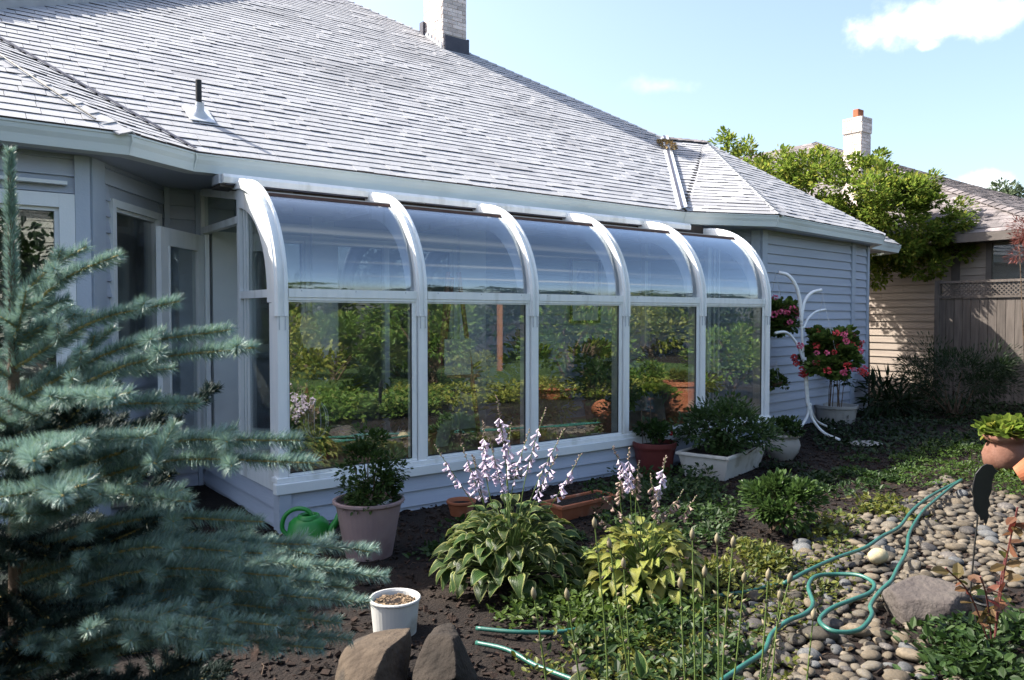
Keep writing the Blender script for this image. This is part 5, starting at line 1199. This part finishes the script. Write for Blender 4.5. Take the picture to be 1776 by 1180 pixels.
def stalk(parent, root, tip, seed, dens=1., flower=BELL, size=.044, bend=.06, frac=.42):
    rg = random.Random(seed); root = V(root); tip = V(tip); m = (root + tip) / 2 + V((rg.uniform(-bend, bend), rg.uniform(-bend, bend), .05))
    S_ = spline([root, m, tip], 9); mb = MB(); n = len(S_); mb.tube(S_, [.0042 - .0026 * i / n for i in range(n)], 5); st = mb.build('flower_stalk', M_STEM, parent, fix=False)
    fb = MB(); bb_ = MB(); K = int(28 * dens)
    for i in range(K):
        t = 1 - frac * (i + .3) / K; q = S_[min(int(t * (n - 1)), n - 2)].lerp(S_[min(int(t * (n - 1)), n - 2) + 1], (t * (n - 1)) % 1)
        a = rg.uniform(0, 6.28); o = V((math.cos(a), math.sin(a), 0)); top_ = i < K * .3
        if top_:
            d = (o * .7 + V((0, 0, .5))).normalized(); L = size * .35; e_ = q + d * L; bb_.tube([q, q + d * L * .5, e_], [.002, .005, .001], 5)
        else:
            d = (o * .8 + V((0, 0, rg.uniform(-.9, -.1)))).normalized(); L = size * rg.uniform(.7, 1.1); fb.tube([q, q + d * L * .3, q + d * L * .75 + V((0, 0, -.004)), q + d * L + V((0, 0, -.008))], [.0018, .0035, .007, .0115], 6, cap=False)
    if fb.v: fb.build('flowers', flower, st, fix=False)
    if bb_.v: bb_.build('buds', BUD, st, fix=False)
    return st
def hosta(name, label, c, R_, h, nl, L, mats, seed, group=None):
    t = thing(name, label, 'hosta', (c.x, c.y, 0), group=group); rg = random.Random(seed)
    ms = [hostaleaf('leaf', mats, seed * 10 + i, [.25, .5, .75, .4][i % 4]) for i in range(6)]; pet = MB()
    for i in range(nl):
        f = (i + .5) / nl; a = i * 2.39996 + rg.uniform(-.3, .3); k = f ** .6      # 0 inner .. 1 outer
        r = R_ * (.12 + .62 * k) * rg.uniform(.85, 1.1); z = h * (1.02 - .75 * k ** 1.8) * rg.uniform(.85, 1.08)
        pitch = .55 - 1.05 * k + rg.uniform(-.2, .2); yaw = a + rg.uniform(-.35, .35); s = L * rg.uniform(.75, 1.2) * (.8 + .3 * k)
        M = Matrix.Translation((r * math.cos(a), r * math.sin(a), z)) @ Matrix.Rotation(yaw, 4, 'Z') @ Matrix.Rotation(-pitch, 4, 'Y') @ Matrix.Rotation(rg.uniform(-.35, .35), 4, 'X') @ Matrix.Diagonal((s, s, s, 1))
        o = D.objects.new('leaf', ms[i % 6]); COL.objects.link(o); o.parent = t; o.matrix_basis = M
        pet.tube([(.02 * math.cos(a), .02 * math.sin(a), 0), (r * .5 * math.cos(a), r * .5 * math.sin(a), z * .75), (r * math.cos(a), r * math.sin(a), z)], [.005, .004, .003], 4)
    o = pet.build('petioles', M_STEM, t, fix=False); o['kind'] = 'stuff'; return t
HA = hostamat('hosta_green_white', (.05, .09, .022), (.28, .30, .10), .78); HB = hostamat('hosta_yellow_green', (.30, .31, .07), (.10, .15, .03), .86)
hc1 = onz(885, 1012); h1 = hosta('hosta', 'large green hosta with white edged leaves and lavender flower spikes', hc1, .54, .42, 250, .128, HA, 1)
for i, (x, y, dn, dd) in enumerate(((753, 772, .8, .1), (800, 770, .8, 0), (862, 688, 1.6, 0), (838, 730, 1.7, .1), (848, 760, 1.6, -.1), (820, 790, 1.4, -.05), (946, 708, .9, 0), (978, 745, .8, .1), (918, 745, .7, .15), (1008, 788, .9, .05), (886, 735, .8, .2), (966, 790, .7, -.1))):
    dep = (hc1 - CAM).dot(FW) + dd; tp_ = ond(x, y, dep) - hc1; stalk(h1, (random.uniform(-.05, .05), random.uniform(-.05, .05), .05), tp_, 200 + i, dn)
hc2 = onz(1118, 1032); h2 = hosta('hosta', 'smaller yellow green hosta with thin fading flower spikes', hc2, .43, .36, 215, .108, HB, 2)
for i, (x, y, dn) in enumerate(((1062, 775, 1.1), (1090, 778, 1.0), (1155, 792, 1.0), (1140, 850, .6), (1172, 870, .5), (1185, 850, .5), (1208, 860, .5), (1108, 800, .9), (1128, 822, .8), (1075, 812, .8), (1045, 862, .4), (1032, 890, .4))):
    dep = (hc2 - CAM).dot(FW) + .05 * (i % 3 - 1); tp_ = ond(x, y, dep) - hc2; stalk(h2, (random.uniform(-.05, .05), random.uniform(-.05, .05), .05), tp_, 230 + i, dn, size=.042 if i < 3 else .03, flower=BELL if i < 3 else BUD, frac=.35)
# budding stalks rising in the foreground
budm = surf('pale_bud', (.16, .14, .08), (.24, .20, .13), 30, .7, 0)
for gi, (lab, items) in enumerate((
    ('tall thin budding stalks rising in front of the yellow green hosta', (((1032, 915), (1058, 1260)), ((1058, 950), (1112, 1265)), ((1082, 985), (1090, 1260)))),
    ('cluster of tall green budding stalks before the river rocks', (((1201, 935), (1208, 1260)), ((1244, 943), (1246, 1260)), ((1271, 948), (1250, 1260)), ((1222, 1000), (1225, 1262)), ((1290, 1010), (1255, 1262)), ((1180, 1020), (1200, 1262)))),
    ('green budding stalks standing over the stream bed', (((1332, 1005), (1305, 1262)), ((1352, 1040), (1330, 1262)), ((1368, 1010), (1300, 1262)), ((1410, 1075), (1395, 1262)))),
    ('short bent budding stalks over the dark mulch', (((927, 1038), (958, 1262)), ((985, 1040), (1030, 1262)))))):
    dep = 2.95 - .1 * gi; x0 = sum(b_[0] for _, b_ in items) / len(items); b = ond(x0, 1262, dep); b.z = 0
    t = thing('budding_stalks', lab, 'plant', tuple(b)); 
    for i, (a_, c_) in enumerate(items):
        dd = dep + .08 * math.sin(i * 3.3); r_ = ond(*c_, dd); r_.z = 0; tp_ = ond(*a_, dd); S_ = spline([r_ - b, (r_ + tp_) / 2 - b + V((random.uniform(-.02, .02), 0, 0)), tp_ - b], 8); n = len(S_); mb = MB(); mb.tube(S_, [.0046 - .0022 * k / n for k in range(n)], 6); st = mb.build('stalk', M_STEM, t, fix=False)
        mb = MB(); q = S_[-1]; dq = (S_[-1] - S_[-3]).normalized(); mb.tube([q - dq * .005, q + dq * .012, q + dq * .026, q + dq * .04], [.003, .010, .009, .001], 7)
        for f in (.55, .75, .88):
            q2 = S_[int(f * (n - 1))]; a2 = random.uniform(0, 6.28); o2 = V((math.cos(a2), math.sin(a2), .9)).normalized(); mb.tube([q2, q2 + o2 * .012, q2 + o2 * .026], [.002, .006, .001], 5)
        o_ = mb.build('bud', budm, st, sm=True, fix=False); o_['kind'] = 'stuff'
    pl = [(random.gauss(0, .09), random.gauss(0, .09), random.uniform(.02, .3)) for _ in range(16)]
    for q in pl[:9]:
        o = D.objects.new('leaf', h2.children[0].data if False else D.meshes['leaf']); COL.objects.link(o); o.parent = t; s = random.uniform(.09, .13)
        o.matrix_basis = Matrix.Translation(q) @ Matrix.Rotation(random.uniform(0, 6.28), 4, 'Z') @ Matrix.Rotation(-random.uniform(.2, 1.0), 4, 'Y') @ Matrix.Diagonal((s, s * .8, s, 1))

# ================================================================== THINGS INSIDE THE SUNROOM
pa, pb = ony(987, 448, 2.02), ony(1038, 560, 2.02)
pf = thing('picture_frame', 'framed blue print hanging on the inner wall behind the third bay', 'picture', ((pa.x + pb.x) / 2, 2.0, (pa.z + pb.z) / 2)); w_, h_ = abs(pb.x - pa.x) / 2, abs(pa.z - pb.z) / 2
mb = MB(); mb.box(-w_, -.02, -h_, w_, .0, -h_ + .03); mb.box(-w_, -.02, h_ - .03, w_, .0, h_); mb.box(-w_, -.02, -h_ + .031, -w_ + .03, .0, h_ - .031); mb.box(w_ - .03, -.02, -h_ + .031, w_, .0, h_ - .031); mb.build('frame', M_BLACK, pf)
mb = MB(); mb.box(-w_ + .031, -.008, -h_ + .031, w_ - .031, -.002, h_ - .031); mb.build('mat_board', M_CEIL, pf)
mb = MB(); mb.box(-w_ * .6, -.012, -h_ * .68, w_ * .6, -.0085, h_ * .68); mb.build('print', M_INK, pf)
c = ony(538, 572, .14); t = thing('suncatcher', 'white oval feather shaped ornament hanging inside the first pane', 'ornament', tuple(c))
a = ony(520, 572, .14); b_ = ony(557, 572, .14); w_ = (b_.x - a.x) / 2; zt, zb = ony(538, 538, .14).z - c.z, ony(545, 603, .14).z - c.z
mb = MB(); mb.prism([(-w_ * .2, 0, zt), (-w_ * .75, 0, zt * .72), (-w_, 0, zt * .1), (-w_ * .6, 0, zb), (w_, 0, zb), (w_ * .95, 0, zb * .3), (w_ * .6, 0, zt * .5), (w_ * .2, 0, zt * .93)], (0, .006, 0)); mb.build('plate', M_WHITEPOT, t)
mb = MB(); mb.tube([(-w_ * .2, 0, zt), (-w_ * .2, 0, zt + .09)], .0015, 4); mb.build('string', M_WHITEPOT, t)
c = ony(548, 728, .35); t = thing('wire_globe', 'open white wire ring ornament low behind the first pane', 'ornament', tuple(c)); mb = MB()
for k in range(6):
    a = k * PI / 6; mb.tube([(math.cos(a) * math.cos(q) * .10, math.sin(a) * math.cos(q) * .10, math.sin(q) * .15) for q in np.linspace(0, 2 * PI, 25)], .003, 4, cap=False)
mb.build('wire', M_ALU, t)
IN = [(.45, .55, .15, .24, M_TERRA, L_REF, .5, 'bushy green plant in a terracotta pot at the near end inside'), (.85, 1.25, .17, .30, M_TERRA, L_REF2, .75, 'tall yellow green plant in a clay pot inside the first bay'),
      (1.5, .6, .16, .26, M_TERRA, L_MID, .55, 'dark green plant in a clay pot behind the second pane'), (2.05, 1.2, .18, .30, M_WHITEPOT, L_REF, .8, 'tall green plant in a white pot inside the second bay'),
      (2.75, .55, .20, .22, M_TERRA, L_REF2, .42, 'wide clay bowl of golden leaves behind the third pane'), (3.2, 1.15, .17, .30, M_TERRA, L_REF2, .9, 'large golden green plant in a clay pot in the middle of the sunroom'),
      (3.95, .6, .19, .30, M_TERRA, L_REF, .5, 'round green plant in a clay pot behind the fourth pane'), (4.35, 1.25, .17, .30, M_TERRA, L_REF, .8, 'leafy green plant in a clay pot at the back of the fourth bay'),
      (5.05, .55, .22, .42, M_TERRA, L_REF2, .30, 'big orange clay tub with low leaves behind the last pane'), (5.5, 1.2, .16, .28, M_WHITEPOT, L_MID, .9, 'tall dark plant in a white pot in the far corner inside')]
for i, (x, y, r_, h, mat, lm, ph, lab) in enumerate(IN):
    t = thing('indoor_pot', lab, 'pot', (x, y, .281)); mb = MB(); mb.lathe(potprof(r_, r_ * .72, h), 24); mb.build('pot_body', mat, t)
    shrub('x', '', '', (0, 0, 0), r_ * 1.75, ph, 900, .085, lm, 130 + i, parent=t, cz=h + ph * .42, stems=7, low=-.7)
M_CEDAR = surf('cedar_wood', (.26, .11, .05), (.33, .15, .07), 5, .7, .2, stretch=(6, 6, .6))
lad = thing('wooden_easel', 'slim brown wooden easel with a white card standing inside the second bay', 'easel', (2.02, .75, .281))
mb = MB(); mb.beam((-.28, 0, 0), (-.06, .06, 1.75), .035, .03, (0, 1, 0)); mb.build('leg', M_CEDAR, lad); mb = MB(); mb.beam((.28, 0, 0), (.06, .06, 1.75), .035, .03, (0, 1, 0)); mb.build('leg', M_CEDAR, lad)
mb = MB(); mb.beam((0, .45, 0), (0, .08, 1.7), .03, .03, (1, 0, 0)); mb.build('leg', M_CEDAR, lad); mb = MB(); mb.box(-.24, -.045, .72, .24, -.006, .75); mb.build('ledge', M_CEDAR, lad); mb = MB(); mb.box(-.15, -.02, .752, .15, -.008, 1.1); mb.build('card', M_WHITEPOT, lad)

# ================================================================== BLUE SPRUCE
T0 = ond(22, 549, 1.5); TZ = ond(22, 262, 1.5).z; T0.z = 0
spr = thing('blue_spruce', 'young blue spruce with dense silvery needles in the left foreground', 'spruce', tuple(T0))
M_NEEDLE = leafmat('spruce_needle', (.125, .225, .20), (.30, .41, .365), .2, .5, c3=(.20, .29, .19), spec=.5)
M_SHADED_OLDN = leafmat('shaded_old_needle', (.012, .026, .021), (.028, .05, .04), .05, .6)  # older inner needles, darkened further to paint the shade inside the spruce
def needles_on(axis, rad, n, rg, L=.021, w=.0017, fwd=.55):
    """axis (k,3) polyline -> needle triangles"""
    A = np.asarray(axis); seg = A[1:] - A[:-1]; sl = np.linalg.norm(seg, axis=1); cum = np.r_[0, np.cumsum(sl)]; tot = cum[-1]
    u = rg.random(n) * tot; i = np.clip(np.searchsorted(cum, u) - 1, 0, len(sl) - 1); f = (u - cum[i]) / sl[i]
    p = A[i] + seg[i] * f[:, None]; d = unit(seg[i]); r = rg.normal(0, 1, (n, 3)); r = unit(r - d * (r * d).sum(1, keepdims=True)); r = unit(r + [0, 0, .35])
    nd = unit(d * (fwd + .25 * rg.random((n, 1))) + r); ll = L * (.75 + .45 * rg.random(n)) * np.clip(1.15 - .35 * (u / tot), .7, 1.1)
    s = unit(np.cross(nd, rg.normal(0, 1, (n, 3)))) * (w / 2); b = p + r * rad
    P = np.stack([b - s, b + s, b + nd * ll[:, None]], 1); return P.reshape(-1, 3)
def sbranch(P0, P1, rg, side=.5, dens=1100, r0=.006, up=.1, sgap=.045, w=.0017, L_=.021, mat=None):
    P0 = V(P0); P1 = V(P1); L = (P1 - P0).length; m = P0.lerp(P1, .5) - V((0, 0, up * L)); ax = spline([P0, m, P1], 6); tw = MB(); nn = []
    k = len(ax); tw.tube(ax, [r0 * (1 - .75 * i / k) for i in range(k)], 5)
    nn.append(needles_on([tuple(q) for q in ax[int(k * .06):]], .002, int(L * .94 * dens * 1.25), rg, w=w, L=L_))
    s = .10 * L; j = 0
    while s < L * .93:
        t = s / L * (k - 1); i = int(t); q = ax[i].lerp(ax[min(i + 1, k - 1)], t - i); d = (ax[min(i + 1, k - 1)] - ax[i]).normalized(); sd = d.cross(V((0, 0, 1))).normalized() * (1 if j % 2 else -1)
        l = side * (L - s) * rg.uniform(.55, 1.0) * .62 + .035
        e_ = q + (d * .75 + sd * .75 + V((0, 0, rg.uniform(-.05, .22)))).normalized() * l; mm = q.lerp(e_, .5) + V((0, 0, -.03 * l))
        tw.tube([q, mm, e_], [.003, .0022, .001], 4); nn.append(needles_on([tuple(q), tuple(mm), tuple(e_)], .0015, int(l * dens) + 8, rg, w=w, L=L_))
        if l > .16:
            for f in (.35, .55, .75):
                for sg in (-1, 1):
                    q2 = q.lerp(e_, f); d2 = (e_ - q).normalized(); s2 = d2.cross(V((0, 0, 1))).normalized() * sg; l2 = l * (1 - f) * .6 + .02; e2 = q2 + (d2 + s2 * .9).normalized() * l2
                    tw.tube([q2, e2], [.002, .001], 4, cap=False); nn.append(needles_on([tuple(q2), tuple(e2)], .0015, int(l2 * dens) + 6, rg, w=w, L=L_))
        s += sgap * rg.uniform(.8, 1.3); j += 1
    o = tw.build('branch', M_TWIG, spr, fix=False); P = np.vstack(nn); F = np.arange(len(P)).reshape(-1, 3)
    n_ = link('needles', np_mesh('needles', P, F, mat or M_NEEDLE), o); return o
rgn = np.random.default_rng(21)
class RG:   # one generator with both interfaces
    def __init__(s, seed): s.a = np.random.default_rng(seed); s.random = s.a.random; s.normal = s.a.normal
    def uniform(s, a, b): return float(s.a.uniform(a, b))
def tr(z): return V((0, 0, z))
def zpx(py, dep=1.5): return ond(22, py, dep).z
hand = [((205, 443, 1.42), 560), ((150, 428, 1.5), 530), ((310, 523, 1.42), 640), ((165, 546, 1.5), 600), ((400, 572, 1.40), 700), ((441, 603, 1.36), 730), ((300, 640, 1.55), 700), ((200, 690, 1.2), 760), ((345, 700, 1.45), 760),
        ((520, 764, 1.33), 860), ((545, 803, 1.30), 890), ((440, 770, 1.5), 840), ((130, 770, 1.15), 840), ((250, 760, 1.25), 840), ((60, 800, 1.05), 850), ((330, 870, 1.2), 930), ((455, 905, 1.4), 970), ((470, 950, 1.5), 1000),
        ((605, 985, 1.6), 1050), ((672, 1000, 1.62), 1070), ((655, 952, 1.75), 1050), ((640, 1045, 1.55), 1090), ((590, 1080, 1.5), 1120), ((500, 1000, 1.35), 1060), ((455, 960, 1.35), 1020), ((540, 945, 1.45), 1020), ((560, 1010, 1.5), 1070), ((110, 860, 1.0), 930), ((570, 1040, 1.45), 1090), ((610, 1020, 1.65), 1080), ((560, 1125, 1.45), 1175), ((480, 1085, 1.3), 1140), ((610, 1110, 1.6), 1155), ((420, 1120, 1.25), 1170), ((350, 1090, 1.2), 1150), ((530, 1060, 1.45), 1110)]
for i, ((x, y, d), sy) in enumerate(hand):
    tip = ond(x, y, d) - T0; z0_ = max(.08, zpx(sy)); sbranch(tr(z0_), tip, RG(300 + i), .42, 4200, .0045, -.07, .085, w=.0017, L_=.025)
# upright leader and short shoots near it
sbranch(tr(TZ - .42), tr(TZ), RG(400), .10, 6500, .006, 0, .2, w=.0019)
for i in range(9):
    a = i * 2.4; z = TZ - .30 - .035 * i; L = .10 + .018 * i; sbranch(tr(z), tr(z) + V((math.cos(a) * L, math.sin(a) * L, L * .7)), RG(410 + i), .3, 4500, .004, .05)
p_ = ond(268, 805, 1.25) - T0; sbranch(p_, ond(303, 735, 1.27) - T0, RG(430), .1, 5000, .003, 0, .2)
i = 0; z = TZ - .55
while z > .12:
    nb = 6; Lm = min(.95, .54 * (TZ - z) + .10)
    for k in range(nb):
        a = i * .61 + k * 2 * PI / nb + random.uniform(-.2, .2); L = Lm * random.uniform(.85, 1.1); dv_ = V((math.cos(a), math.sin(a), 0))
        L *= .62 if (dv_.dot(RT) - .6 * dv_.dot(FW0) > .25 and z > .2) else 1.0
        sbranch(tr(z), tr(z + L * random.uniform(.12, .3)) + dv_ * L, RG(500 + i * 10 + k), .70, 2900, .006, .10, .055, w=.0034, mat=M_SHADED_OLDN)
    z -= .105; i += 1
mb = MB(); mb.tube([(0, 0, -.02), (.0, .005, TZ * .5), (0, 0, TZ - .05)], [.032, .018, .004], 10); mb.build('trunk', M_BARK, spr)
print('TRIS', sum(len(m.polygons) for m in D.meshes)); open('/tmp/tris.txt', 'w').write(str([len(m.polygons) for m in D.meshes if m.name.startswith('needles')].__len__()) + ' ' + str(sum(len(m.polygons) for m in D.meshes if m.name.startswith('needles'))) + ' ' + str(sum(len(m.polygons) for m in D.meshes)))
